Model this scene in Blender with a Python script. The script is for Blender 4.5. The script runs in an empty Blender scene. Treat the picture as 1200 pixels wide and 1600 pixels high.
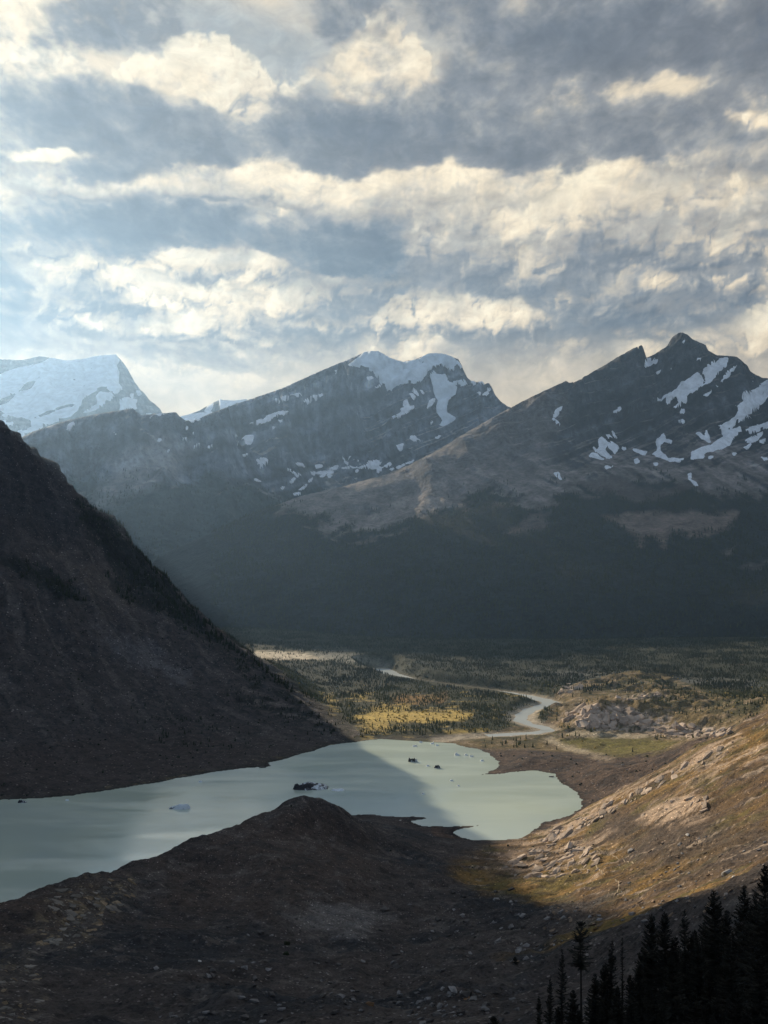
import bpy, bmesh, math, random
import numpy as np
from mathutils import Vector, Matrix

random.seed(7)
RNG = np.random.default_rng(11)
scene = bpy.context.scene
col = scene.collection
R = math.radians

# ------------------------------------------------------------------ camera
# A level view from a moraine shoulder 350 m above the lake (lake level z = 0), looking along +Y.
# F and the horizon row are in pixels of the 1200 x 1600 photograph.
CAM_H = 350.0
F, PX0, PY0 = 1600.0, 600.0, 870.0
cam_data = bpy.data.cameras.new('camera')
cam = bpy.data.objects.new('camera', cam_data)
col.objects.link(cam)
cam.location = (0, 0, CAM_H)
cam.rotation_euler = (R(90), 0, 0)
cam_data.sensor_fit = 'VERTICAL'
cam_data.sensor_height = 36.0
cam_data.lens = 36.0 * F / 1600.0
cam_data.shift_y = (PY0 - 800.0) / 1600.0
cam_data.clip_start = 1.0
cam_data.clip_end = 400000.0
scene.camera = cam

# ------------------------------------------------------------------ render settings
scene.render.engine = 'CYCLES'
scene.cycles.use_denoising = True
scene.cycles.max_bounces = 6
scene.cycles.diffuse_bounces = 2
scene.cycles.glossy_bounces = 2
scene.cycles.transmission_bounces = 2
scene.cycles.volume_bounces = 1
scene.cycles.transparent_max_bounces = 8
scene.cycles.sample_clamp_indirect = 4.0
scene.view_settings.view_transform = 'Standard'
scene.view_settings.look = 'None'
scene.view_settings.exposure = 0.55
scene.view_settings.gamma = 1.0

# ------------------------------------------------------------------ sun: low, ahead and to the left, behind the near ridge
SUN_AZ, SUN_EL = -34.0, 18.0
sun_dir = Vector((math.sin(R(SUN_AZ)) * math.cos(R(SUN_EL)), math.cos(R(SUN_AZ)) * math.cos(R(SUN_EL)), math.sin(R(SUN_EL))))
sun_data = bpy.data.lights.new('sun', 'SUN')
sun_data.energy = 5.0
sun_data.angle = R(0.6)
sun_data.color = (1.0, 0.85, 0.64)
sun = bpy.data.objects.new('sun', sun_data)
sun.rotation_euler = (-sun_dir).to_track_quat('-Z', 'Y').to_euler()
sun.location = (0, 0, 6000)
col.objects.link(sun)
# ------------------------------------------------------------------ node helper
class NT:
    """short-hand for building node trees"""
    def __init__(self, tree):
        self.t = tree; self.x = 0
    def n(self, typ, ins=None, **props):
        nd = self.t.nodes.new(typ)
        self.x += 40; nd.location = (self.x, 0)
        for k, v in props.items():
            setattr(nd, k, v)
        if ins:
            for k, v in ins.items():
                self.put(nd.inputs[k], v)
        return nd
    def put(self, sock, v):
        if isinstance(v, bpy.types.NodeSocket):
            self.t.links.new(v, sock)
        elif isinstance(v, bpy.types.Node):
            self.t.links.new(v.outputs[0], sock)
        else:
            if hasattr(sock.default_value, '__len__') and len(sock.default_value) == 4 and len(v) == 3:
                v = (*v, 1.0)
            sock.default_value = v
    def m(self, op, a, b=None, c=None, clamp=False):
        nd = self.n('ShaderNodeMath', operation=op, use_clamp=clamp)
        self.put(nd.inputs[0], a)
        if b is not None: self.put(nd.inputs[1], b)
        if c is not None: self.put(nd.inputs[2], c)
        return nd.outputs[0]
    def vm(self, op, a, b=None):
        nd = self.n('ShaderNodeVectorMath', operation=op)
        self.put(nd.inputs[0], a)
        if b is not None: self.put(nd.inputs[1], b)
        return nd.outputs[0]
    def mix(self, fac, a, b, blend='MIX', clamp=True):
        nd = self.n('ShaderNodeMix', data_type='RGBA', blend_type=blend, clamp_factor=clamp)
        self.put(nd.inputs[0], fac); self.put(nd.inputs[6], a); self.put(nd.inputs[7], b)
        return nd.outputs[2]
    def rng(self, v, a, b, c=0.0, d=1.0, interp='LINEAR'):
        nd = self.n('ShaderNodeMapRange', interpolation_type=interp)
        for i, q in enumerate((v, a, b, c, d)): self.put(nd.inputs[i], q)
        return nd.outputs[0]
    def noise(self, vec, scale, detail=6.0, rough=0.55, dist=0.0, lac=2.0, dim='3D'):
        nd = self.n('ShaderNodeTexNoise', noise_dimensions=dim)
        self.put(nd.inputs['Vector'], vec)
        nd.inputs['Scale'].default_value = scale; nd.inputs['Detail'].default_value = detail
        nd.inputs['Roughness'].default_value = rough; nd.inputs['Distortion'].default_value = dist
        nd.inputs['Lacunarity'].default_value = lac
        return nd.outputs[0]

# ------------------------------------------------------------------ world: Nishita sky behind broken stratocumulus
world = bpy.data.worlds.new('World')
scene.world = world
world.use_nodes = True
wt = world.node_tree
wt.nodes.clear()
w = NT(wt)
sky = w.n('ShaderNodeTexSky', sky_type='NISHITA', sun_disc=False)
sky.sun_elevation = R(SUN_EL); sky.sun_rotation = R(SUN_AZ); sky.altitude = 2000


# a cheap even overcast for the whole sky dome; the clouds in view are built as the sky backdrop below
tcd = w.n('ShaderNodeTexCoord')
sep = w.n('ShaderNodeSeparateXYZ', {0: tcd.outputs['Generated']})
cl = w.noise(tcd.outputs['Generated'], 3.0, 3.0, 0.55, 0.4)
cloudc = w.mix(w.rng(cl, 0.36, 0.64), (0.105, 0.15, 0.205), (0.34, 0.37, 0.40))
clear = w.n('ShaderNodeVectorMath', {0: sky.outputs[0]}, operation='SCALE'); clear.inputs['Scale'].default_value = 0.10
skyc = w.mix(0.6, clear.outputs[0], cloudc)
skyc = w.mix(w.rng(sep.outputs[2], -0.02, -0.12), skyc, (0.10, 0.10, 0.11))
bg = w.n('ShaderNodeBackground')
w.put(bg.inputs[0], skyc); bg.inputs[1].default_value = 1.0
wout = w.n('ShaderNodeOutputWorld')
wt.links.new(bg.outputs[0], wout.inputs[0])
world.cycles.sampling_method = 'MANUAL'
world.cycles.sample_map_resolution = 256
# ------------------------------------------------------------------ numpy noise
_perm = np.random.default_rng(5).permutation(4096).astype(np.int64)
_ga = np.random.default_rng(6).uniform(0, 2 * np.pi, 4096)
_gx, _gy = np.cos(_ga), np.sin(_ga)
def pnoise(x, y):
    xi = np.floor(x).astype(np.int64); yi = np.floor(y).astype(np.int64)
    xf = x - xi; yf = y - yi
    u = xf * xf * xf * (xf * (xf * 6 - 15) + 10); v = yf * yf * yf * (yf * (yf * 6 - 15) + 10)
    def g(ix, iy, dx, dy):
        h = _perm[(_perm[ix & 4095] + iy) & 4095]
        return _gx[h] * dx + _gy[h] * dy
    a = g(xi, yi, xf, yf); b = g(xi + 1, yi, xf - 1, yf)
    c = g(xi, yi + 1, xf, yf - 1); d = g(xi + 1, yi + 1, xf - 1, yf - 1)
    return (a + u * (b - a)) * (1 - v) + (c + u * (d - c)) * v
def fbm(x, y, wl, octaves=5, gain=0.5, lac=2.03, seed=0):
    s = np.zeros_like(x); amp = 1.0; f = 1.0 / wl
    for o in range(octaves):
        s += amp * pnoise(x * f + 17.3 * o + seed * 31.7, y * f - 9.1 * o + seed * 11.3)
        amp *= gain; f *= lac
    return s
def ridged(x, y, wl, octaves=5, gain=0.5, lac=2.1, seed=0):
    s = np.zeros_like(x); amp = 1.0; f = 1.0 / wl; wgt = np.ones_like(x)
    for o in range(octaves):
        n = 1 - np.abs(pnoise(x * f + 13.7 * o + seed * 23.1, y * f + 7.7 * o + seed * 5.9)) * 2
        n = n * n * wgt
        s += amp * n; wgt = np.clip(n * 1.6, 0, 1); amp *= gain; f *= lac
    return s
def sstep(a, b, x):
    t = np.clip((x - a) / (b - a), 0, 1)
    return t * t * (3 - 2 * t)

# ------------------------------------------------------------------ geometry from the survey of the photograph
def P(x, y, D):                          # a point seen at pixel (x, y) that stands D metres ahead
    return ((x - PX0) / F * D, D, CAM_H + (PY0 - y) / F * D)
def PZ(x, y, z=0.0):                     # a point seen at pixel (x, y) that lies at height z
    D = (CAM_H - z) * F / (y - PY0)
    return ((x - PX0) / F * D, D, z)
def pix(X, Y, Z):
    return PX0 + F * X / Y, PY0 - F * (Z - CAM_H) / Y
def sdf_poly(px, py, poly):              # signed distance to a polygon, negative inside
    poly = np.asarray(poly, float)
    d2 = np.full(px.shape, 1e18); ins = np.zeros(px.shape, bool)
    n = len(poly)
    for i in range(n):
        ax, ay = poly[i]; bx, by = poly[(i + 1) % n]
        ex, ey = bx - ax, by - ay
        L = ex * ex + ey * ey + 1e-12
        t = np.clip(((px - ax) * ex + (py - ay) * ey) / L, 0, 1)
        dx = px - ax - t * ex; dy = py - ay - t * ey
        np.minimum(d2, dx * dx + dy * dy, out=d2)
        c = (ay > py) != (by > py)
        if ey != 0:
            ins ^= c & (px < ex * (py - ay) / ey + ax)
    d = np.sqrt(d2)
    return np.where(ins, -d, d)
def sdf_line(px, py, pts):               # distance to a polyline and the nearest vertex parameter
    pts = np.asarray(pts, float); d2 = np.full(px.shape, 1e18)
    for i in range(len(pts) - 1):
        ax, ay = pts[i]; bx, by = pts[i + 1]
        ex, ey = bx - ax, by - ay
        t = np.clip(((px - ax) * ex + (py - ay) * ey) / (ex * ex + ey * ey + 1e-12), 0, 1)
        dx = px - ax - t * ex; dy = py - ay - t * ey
        np.minimum(d2, dx * dx + dy * dy, out=d2)
    return np.sqrt(d2)
class RBF:
    def __init__(self, pts, c=30.0):
        self.p = np.array([(p[0], p[1]) for p in pts], float); z = np.array([p[2] for p in pts], float)
        self.c = c; n = len(z)
        A = self.k(self.p[:, None, 0] - self.p[None, :, 0], self.p[:, None, 1] - self.p[None, :, 1])
        M = np.zeros((n + 3, n + 3)); M[:n, :n] = A - np.eye(n) * 1.0
        M[:n, n] = 1; M[:n, n + 1:] = self.p / 1000; M[n:, :n] = M[:n, n:].T
        self.w = np.linalg.solve(M, np.concatenate([z, np.zeros(3)]))
    def k(self, dx, dy): return np.sqrt(dx * dx + dy * dy + self.c ** 2)
    def __call__(self, X, Y):
        sh = X.shape; X = X.ravel(); Y = Y.ravel(); out = np.empty_like(X); n = len(self.p)
        for i in range(0, len(X), 40000):
            x = X[i:i + 40000, None]; y = Y[i:i + 40000, None]
            out[i:i + 40000] = self.k(x - self.p[:, 0], y - self.p[:, 1]) @ self.w[:n] + self.w[n] + (x[:, 0] * self.w[n + 1] + y[:, 0] * self.w[n + 2]) / 1000
        return out.reshape(sh)

# the lake shore, traced at water level; the stretch hidden by the near hill is closed behind it
SHORE = [PZ(x, y)[:2] for x, y in [
    (-420, 1262), (-200, 1255), (0, 1250), (60, 1248), (150, 1238), (230, 1225), (310, 1210), (375, 1201), (420, 1197), (418, 1192), (445, 1186),
    (480, 1175), (515, 1164), (570, 1157), (620, 1153), (690, 1151), (742, 1149), (722, 1154), (706, 1159), (718, 1165), (752, 1171), (772, 1184),
    (784, 1196), (772, 1204), (750, 1211), (790, 1208), (830, 1203), (868, 1209), (878, 1224), (902, 1239), (912, 1260),
    (893, 1273), (878, 1279), (862, 1283), (846, 1286), (840, 1293), (833, 1301), (820, 1309), (790, 1313), (745, 1313), (716, 1309), (708, 1301), (720, 1295),
    (746, 1290), (700, 1292), (660, 1290), (640, 1284), (650, 1280), (667, 1278), (620, 1276), (585, 1273), (560, 1273), (541, 1274)]]
SHORE += [(-95, 1330), (-150, 1215), (-185, 1120), (-225, 1040), (-268, 950), (-318, 860), (-400, 760), (-560, 640), (-800, 700), (-980, 1000)]
RIVER = [PZ(x, y, 0.5)[:2] for x, y in [(700, 1154), (760, 1149), (800, 1147), (835, 1145), (856, 1141), (848, 1136), (826, 1131), (813, 1125), (816, 1116), (828, 1109),
    (845, 1104), (858, 1101), (862, 1098), (850, 1094), (825, 1089), (800, 1085), (770, 1081), (740, 1078), (710, 1074), (680, 1070), (650, 1066), (632, 1063), (622, 1058), (606, 1054), (598, 1049), (588, 1045)]]

# ---- near terrain: heights read off the photograph at estimated distances
ctrl = []
def C(x, y, D): ctrl.append(P(x, y, D))
def G(X, Y, Z): ctrl.append((X, Y, Z))
# under and beside the camera, and the near ground along the bottom edge
for q in [(0, 0, 347), (-60, 10, 345), (70, 10, 347), (-250, 60, 305), (250, 60, 345), (0, 60, 313), (-120, 120, 276), (0, 130, 277), (120, 120, 300), (-300, 200, 235), (400, 150, 345),
          (-120, 210, 238), (0, 220, 240), (110, 230, 280), (700, 300, 360), (1000, 900, 420), (-700, 300, 230), (-1300, 500, 330), (1500, 2000, 420), (-1900, 1000, 700)]: G(*q)
for x, y, D in [(0, 1600, 360), (150, 1600, 350), (300, 1600, 345), (450, 1600, 335), (600, 1600, 325), (720, 1600, 290), (820, 1595, 262), (920, 1580, 235), (1030, 1565, 205), (1200, 1535, 172), (1400, 1500, 150),
                (-150, 1600, 370), (0, 1500, 520), (150, 1500, 545), (300, 1500, 560), (450, 1510, 530), (600, 1500, 590), (700, 1530, 470),
                (780, 1512, 500), (860, 1480, 490), (930, 1460, 470), (1010, 1438, 440), (1100, 1410, 410), (1200, 1375, 370), (1320, 1330, 350),
                (900, 1530, 400), (1000, 1505, 345), (1100, 1490, 290), (1200, 1465, 250),
                # behind that near spur the ground drops into a gully
                (800, 1480, 640), (900, 1445, 640), (1000, 1415, 620), (1100, 1385, 590), (1200, 1340, 560),
                # bowl and gully running to the lake
                (600, 1450, 760), (690, 1440, 800), (640, 1390, 930), (700, 1390, 930), (650, 1345, 1080), (690, 1335, 1140), (620, 1310, 1190), (740, 1350, 1080), (600, 1290, 1270), (700, 1312, 1235),
                # near hill (moraine mound)
                (0, 1412, 700), (80, 1385, 755), (150, 1370, 800), (195, 1364, 835), (232, 1340, 880), (270, 1320, 930), (330, 1300, 985), (400, 1278, 1035), (430, 1262, 1070), (470, 1246, 1095), (492, 1245, 1100), (516, 1259, 1130), (538, 1269, 1170),
                (150, 1420, 705), (0, 1450, 610), (300, 1420, 740), (300, 1350, 880), (420, 1400, 800), (420, 1320, 970), (500, 1280, 1060), (480, 1350, 900), (560, 1330, 1020), (560, 1290, 1130), (560, 1400, 850), (540, 1450, 720), (420, 1450, 680),
                (-200, 1470, 640), (-200, 1520, 500),
                # its far side falls to the water
                (0, 1440, 790), (80, 1412, 840), (150, 1398, 890), (195, 1392, 920), (270, 1350, 1020), (330, 1330, 1075), (400, 1305, 1130), (-200, 1480, 760),
                # right-hand slope, from its crest down
                (1200, 1124, 1130), (1130, 1160, 1140), (1060, 1195, 1170), (1000, 1225, 1200), (940, 1252, 1240), (880, 1280, 1275), (1320, 1070, 1100),
                (1200, 1180, 960), (1120, 1220, 960), (1040, 1260, 1000), (960, 1290, 1070), (890, 1315, 1130), (830, 1325, 1160),
                (1200, 1250, 800), (1100, 1290, 850), (1000, 1330, 900), (900, 1355, 980), (820, 1360, 1040), (760, 1362, 1050),
                (1200, 1310, 660), (1100, 1350, 700), (1000, 1385, 740), (900, 1400, 820), (820, 1405, 880), (1320, 1230, 750), (1400, 1100, 1000),
                # the ground behind the crest
                (1200, 1113, 1480), (1100, 1160, 1500), (1020, 1200, 1500), (960, 1230, 1480), (1300, 1060, 1500)]: C(x, y, D)
# brown hummocks right of the lake, the meadow, outcrops and the wooded knoll
for x, y, D in [(800, 1168, 1850), (830, 1190, 1700), (870, 1195, 1680), (930, 1215, 1530), (900, 1180, 1750), (960, 1195, 1620), (1020, 1185, 1640), (1060, 1165, 1700),
                (880, 1160, 1900), (960, 1168, 1830), (1030, 1160, 1850), (900, 1148, 1985), (960, 1150, 1950), (1040, 1150, 1920), (1120, 1140, 1850),
                (880, 1133, 2085), (930, 1140, 2020), (1000, 1142, 2000), (1080, 1142, 1950), (890, 1118, 2105), (930, 1108, 2085), (980, 1112, 2080), (1040, 1120, 2060), (920, 1096, 2150), (980, 1088, 2210), (1040, 1083, 2280), (1090, 1098, 2150), (1150, 1100, 2060),
                (1120, 1112, 2010), (1200, 1095, 2000), (1200, 1108, 1850), (1290, 1080, 2000), (875, 1083, 2530), (900, 1070, 2590), (950, 1056, 2680), (990, 1049, 2720), (1040, 1056, 2720), (1085, 1072, 2650), (960, 1082, 2500), (1020, 1078, 2460),
                (900, 1085, 2480), (1080, 1085, 2380), (1140, 1088, 2350), (1200, 1085, 2300), (1320, 1070, 2400)]: C(x, y, D)
for x, y in [(980, 1040), (1100, 1060), (1200, 1070), (1080, 1050)]: ctrl.append(PZ(x, y, 6))
# valley floor
for x in (430, 520, 600, 700, 800, 870):
    for y in (1128, 1100, 1075, 1050, 1030, 1010, 1000):
        if x > 500 + (1100 - y) * -1.0 and not (x > 820 and y < 1070):
            ctrl.append(PZ(x, y, 3.0))
for x, y in [(560, 1150), (650, 1145), (740, 1142), (900, 1025), (1000, 1015), (1200, 1015), (1400, 1020), (760, 1000), (900, 1000), (300, 1002), (200, 1000), (0, 1000), (-300, 1010)]: ctrl.append(PZ(x, y, 5))
# the left mountain: skyline ridge, then the slope to the shore
LEFT_RIDGE = [(0, 672, 2640), (25, 684, 2660), (50, 701, 2690), (78, 722, 2710), (100, 741, 2730), (118, 772, 2740), (135, 787, 2745), (170, 804, 2750), (190, 820, 2750), (205, 845, 2745), (225, 868, 2735), (250, 897, 2715),
              (280, 936, 2690), (320, 972, 2640), (350, 1000, 2590), (390, 1024, 2520), (430, 1057, 2420), (480, 1092, 2290), (530, 1130, 2120), (556, 1146, 2010)]
for q in LEFT_RIDGE: C(*q)
for q in [(-1080, 2610, 752), (-1180, 2570, 885), (-1290, 2520, 1040), (-1420, 2450, 1190), (-1560, 2360, 1330), (-1720, 2250, 1450), (-1900, 2120, 1540), (-2200, 1950, 1600), (-2700, 1700, 1450), (-3400, 1500, 1500),  # ridge out of view at left, heights raised to throw shade on the foreground
          (-1500, 1700, 620), (-2200, 1200, 800), (-1100, 1600, 330), (-1500, 1200, 430), (-3200, 800, 1000)]: G(*q)
for x, y, D in [(0, 800, 2420), (0, 900, 2220), (0, 1000, 2030), (0, 1100, 1830), (0, 1180, 1650), (100, 860, 2460), (100, 950, 2240), (100, 1050, 2020), (100, 1150, 1780), (200, 950, 2420), (200, 1050, 2170), (200, 1150, 1860), (200, 1200, 1680),
                (300, 1030, 2330), (300, 1100, 2110), (300, 1170, 1830), (380, 1080, 2220), (380, 1140, 2000), (450, 1120, 2120), (450, 1160, 1930), (-200, 900, 2000), (-200, 1100, 1650), (-200, 700, 2330)]: C(x, y, D)
# far side of that ridge
for X, Y, Z in [(-300, 2950, 25), (-500, 3100, 60), (-800, 3250, 160), (-1100, 3300, 300), (-1600, 3200, 560), (-2300, 3000, 800), (-800, 3700, 8), (-1500, 4000, 60), (-2500, 4000, 250), (-1200, 4600, 5), (-2600, 4800, 60)]: G(X, Y, Z)
height0 = RBF(ctrl, 35.0)

tc = np.unique(np.round(np.concatenate([np.linspace(-1.9, -0.46, 60), np.linspace(-0.46, 0.46, 560), np.linspace(0.46, 1.5, 40)]), 6))
rows = [4.0]
while rows[-1] < 4900:
    y = rows[-1]
    rows.append(y + (0.06 * y if y < 110 else 0.0034 * y if y < 2850 else 0.006 * y))
rows = np.array(rows)
GT, GY = np.meshgrid(tc, rows)
GX = GT * GY
def ground_height(X, Y):
    z = height0(X, Y)
    px, py = pix(X, np.maximum(Y, 1), z)
    left = sstep(30, 200, z) * sstep(-150, -420, X) * sstep(1300, 1700, Y)      # rough high rock on the left mountain
    rough = 0.5 + 0.5 * fbm(X, Y, 260, 3, seed=3)
    flat = np.clip((z - 2) / 25, 0.06, 1) + 0.2 * sstep(900, 300, Y)
    n = 5.0 * fbm(X, Y, 130, 5, 0.52, seed=1) + 3.0 * fbm(X, Y, 24, 5, 0.6, seed=2) * (0.4 + rough)
    n += (ridged(X + 40 * fbm(X, Y, 300, 2, seed=8), Y, 70, 4, seed=4) - 0.9) * 2.2 * sstep(0.2, 0.6, rough)
    n = n + 5.0 * (ridged(X + 25 * fbm(X, Y, 120, 2, seed=25), Y * 0.8, 150, 4, 0.5, seed=26) - 0.95) * sstep(1250, 1050, Y) * sstep(140, 40, X)
    near = np.clip(Y / 420, 0.12, 1.0)
    z = z + n * np.minimum(flat, 1.1) * near
    # gullies and ribs running down the left mountain
    u = (X * 0.82 + Y * 0.57); v = (-X * 0.57 + Y * 0.82)
    z = z + left * (15 * (ridged(u + 30 * fbm(X, Y, 220, 3, seed=14), v * 0.28, 95, 4, seed=6) - 0.9) + 7.0 * fbm(X, Y, 60, 5, 0.6, seed=9))
    crag = left * sstep(250, 520, z)
    step = 26.0; s = z + 0.25 * X + 8 * fbm(X, Y, 110, 3, seed=19)
    tri = (s / step) % 1.0
    z = z + crag * 15.0 * (sstep(0.15, 0.5, tri) - tri)
    # lumpy ice-worn ground of the knolls
    kn = sstep(230, 330, X) * sstep(1780, 1900, Y) * sstep(2950, 2700, Y)
    z = z + kn * (9 * fbm(X, Y, 150, 5, 0.58, seed=23) + 7 * (ridged(X, Y, 120, 4, 0.55, seed=24) - 0.9))
    # right slope: bedded slabs that dip with the hill
    rs = sstep(60, 200, X) * sstep(520, 700, Y) * sstep(1750, 1450, Y)
    s = (X * 0.55 + Y * 0.83) + 14 * fbm(X, Y, 90, 3, seed=21); tri = (s / 15.0) % 1.0
    z = z + rs * 3.4 * (sstep(0.0, 0.75, tri) - tri * 0.9)
    # lake and river
    d = sdf_poly(X, Y, SHORE) + 7.0 * fbm(X, Y, 44, 5, 0.62, seed=12)
    beach = 0.25 + 0.03 * np.maximum(d, 0)
    zo = beach + (np.maximum(z, beach) - beach) * sstep(2, 70, d)
    z = np.where(d > 0, zo, np.maximum(-0.06 * -d - 0.12, -9))
    m = (Y > 1900) & (Y < 3300) & (X > -200) & (X < 520)
    dr = np.full(X.shape, 1e3)
    if m.any(): dr[m] = sdf_line(X[m], Y[m], RIVER)
    dr = dr + 7 * fbm(X, Y, 45, 3, seed=13)
    half = np.interp(Y, [1900, 2300, 2700, 3200], [9, 12, 30, 40])
    z = np.where(d > 0, np.where(dr < half + 45, 0.1 + (np.maximum(z, 1.0) - 0.1) * sstep(half, half + 45, dr) - 0.8 * sstep(half + 4, half - 8, dr), z), z)
    return z, d, dr
GZ, G_shore, G_river = ground_height(GX, GY)
GPX, GPY = pix(GX, GY, GZ)
# which grid vertices the viewpoint sees
run = np.maximum.accumulate((GZ - CAM_H) / GY, axis=0)
GVIS = (GZ - CAM_H) / GY >= run - 0.004

def grid_sampler(X, Y):
    """terrain height at any (X, Y) in the near grid, bilinear"""
    X = np.asarray(X, float); Y = np.asarray(Y, float)
    fi = np.interp(X / Y, tc, np.arange(len(tc))); fj = np.interp(Y, rows, np.arange(len(rows)))
    i = np.clip(fi.astype(int), 0, len(tc) - 2); j = np.clip(fj.astype(int), 0, len(rows) - 2)
    a = fi - i; b = fj - j
    return (GZ[j, i] * (1 - a) + GZ[j, i + 1] * a) * (1 - b) + (GZ[j + 1, i] * (1 - a) + GZ[j + 1, i + 1] * a) * b

def mesh_from_grid(name, X, Y, Z, face_mask, colour=None, mat=None, smooth=True, weights=None):
    nr, nc = X.shape
    idx = np.arange(nr * nc).reshape(nr, nc)
    q = np.stack([idx[:-1, :-1], idx[:-1, 1:], idx[1:, 1:], idx[1:, :-1]], -1)[face_mask]
    used, inv = np.unique(q.ravel(), return_inverse=True)
    co = np.stack([X.ravel()[used], Y.ravel()[used], Z.ravel()[used]], -1)
    me = bpy.data.meshes.new(name)
    nf = len(q)
    me.vertices.add(len(used)); me.vertices.foreach_set('co', co.astype(np.float32).ravel())
    me.loops.add(nf * 4); me.loops.foreach_set('vertex_index', inv.astype(np.int32).ravel())
    me.polygons.add(nf); me.polygons.foreach_set('loop_start', np.arange(0, nf * 4, 4, dtype=np.int32))
    me.polygons.foreach_set('loop_total', np.full(nf, 4, np.int32))
    if smooth: me.polygons.foreach_set('use_smooth', np.ones(nf, bool))
    me.update(calc_edges=True)
    if colour is not None:
        at = me.attributes.new('base', 'FLOAT_COLOR', 'POINT')
        c = np.ones((len(used), 4), np.float32); c[:, :3] = colour.reshape(-1, 3)[used]
        at.data.foreach_set('color', c.ravel())
    for k, v in (weights or {}).items():
        at = me.attributes.new(k, 'FLOAT', 'POINT')
        at.data.foreach_set('value', v.ravel()[used].astype(np.float32))
    me.validate()
    o = bpy.data.objects.new(name, me); col.objects.link(o)
    if mat: me.materials.append(mat)
    return o
# ------------------------------------------------------------------ the far mountains as height fields
def mountain_grid(ctrl_pts, skyline, x0, x1, nx, D0, D1, ny, noise_fn, dense=0.55, keep=0.45):
    t = np.linspace((x0 - PX0) / F, (x1 - PX0) / F, nx)
    s = np.linspace(0, 1, ny); Yr = D0 + (D1 - D0) * (s * (1 - dense) + dense * (1 - (1 - s) ** 1.8))
    T, Y = np.meshgrid(t, Yr); X = T * Y
    Z = RBF(ctrl_pts, 120.0)(X, Y)
    Z = Z + noise_fn(X, Y, Z)
    e = (Z - CAM_H) / Y
    sx = np.array([q[0] for q in skyline], float); sy = np.array([q[1] for q in skyline], float)
    xp = PX0 + F * t
    tgt = (PY0 - np.interp(xp, sx, sy) + 0.9 * fbm(xp, xp * 0, 7, 3, 0.6, seed=33)) / F
    ker = np.exp(-0.5 * (np.arange(-14, 15) / 6.0) ** 2); ker /= ker.sum()
    for it in range(4):
        e = (Z - CAM_H) / Y
        emax = e.max(0); zmax = Z.max(0)
        corr = tgt - emax
        if it < 2:                        # broad lift of the whole crest
            cs = np.convolve(np.pad(corr, 14, mode='edge'), ker, mode='valid')
            Z = Z + sstep(keep, 0.97, Z / np.maximum(zmax, 1)) * cs[None, :] * Y
        else:                             # then only the crest itself
            Z = Z + sstep(0.012, 0.0, emax[None, :] - e) * corr[None, :] * Y
    over = np.maximum((Z - CAM_H) / Y - tgt[None, :], 0)
    Z = Z - over * Y * 1.02
    e = (Z - CAM_H) / Y
    runm = np.maximum.accumulate(e, 0)
    vis = e >= runm - 0.0045
    return X, Y, Z, vis
def zoomed(ox, oy, sc, pts): return [(ox + x / sc, oy + y / sc) for x, y in pts]
ZA = lambda *p: zoomed(0, 530, 4.615, p)
ZB = lambda *p: zoomed(240, 600, 3.75, p)
ZC = lambda *p: zoomed(520, 530, 4.286, p)
ZD = lambda *p: zoomed(840, 510, 3.3333, p)

# ---- right mountain
SKY_R = [(150, 905), (250, 868), (330, 832), (400, 800), (440, 786), (470, 775), (540, 759), (600, 742), (640, 726), (690, 700), (720, 681), (760, 658), (790, 641), (820, 625), (860, 606), (884, 595), (889, 598), (900, 596), (940, 573), (968, 556), (990, 544), (1003, 539), (1006, 546),
         (1010, 559), (1020, 555), (1042, 541), (1051, 526), (1060, 520), (1066, 519), (1074, 523), (1084, 531), (1103, 539), (1106, 547), (1120, 555), (1140, 556), (1151, 557), (1168, 571), (1172, 580), (1190, 590), (1200, 591), (1230, 600), (1280, 630), (1400, 640)]
DR = lambda x: np.interp(x, [150, 400, 600, 790, 900, 1065, 1200, 1400], [5300, 5500, 5750, 6000, 6100, 6300, 6150, 6000])
rc = []
for x, y in SKY_R[::2]:
    D = float(DR(x)); p = P(x, y, D); rc.append(p)
    rc.append((p[0], D + 500, p[2] - 330)); rc.append((p[0], D + 1500, p[2] - 1000))
for x, y, D in [(400, 850, 4900), (400, 920, 4300), (600, 800, 5200), (600, 860, 4700), (600, 930, 4150), (790, 700, 5650), (790, 760, 5200), (790, 830, 4650), (790, 920, 4050), (900, 680, 5750), (900, 740, 5300),
                (900, 800, 4850), (900, 870, 4350), (900, 950, 3850), (1000, 640, 6000), (1000, 700, 5640), (1000, 740, 5250), (1000, 790, 4900), (1000, 850, 4450), (1000, 930, 3950), (1100, 620, 6050), (1100, 690, 5620), (1100, 735, 5230), (1100, 790, 4850), (1100, 850, 4420), (1100, 930, 3930),
                (1200, 660, 5850), (1200, 710, 5500), (1200, 760, 5100), (1200, 820, 4700), (1200, 900, 4150), (1200, 980, 3700), (1350, 700, 5500), (1350, 850, 4500), (1350, 980, 3700), (250, 900, 4850), (250, 960, 4300)]: rc.append(P(x, y, D))
for x in (150, 250, 400, 600, 790, 900, 1000, 1100, 1200, 1400):
    b = 3650 if x > 500 else 4000
    rc.append(((x - PX0) / F * b, b, 22)); rc.append(((x - PX0) / F * (b - 350), b - 350, -15)); rc.append(((x - PX0) / F * (b - 800), b - 800, -40))
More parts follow.
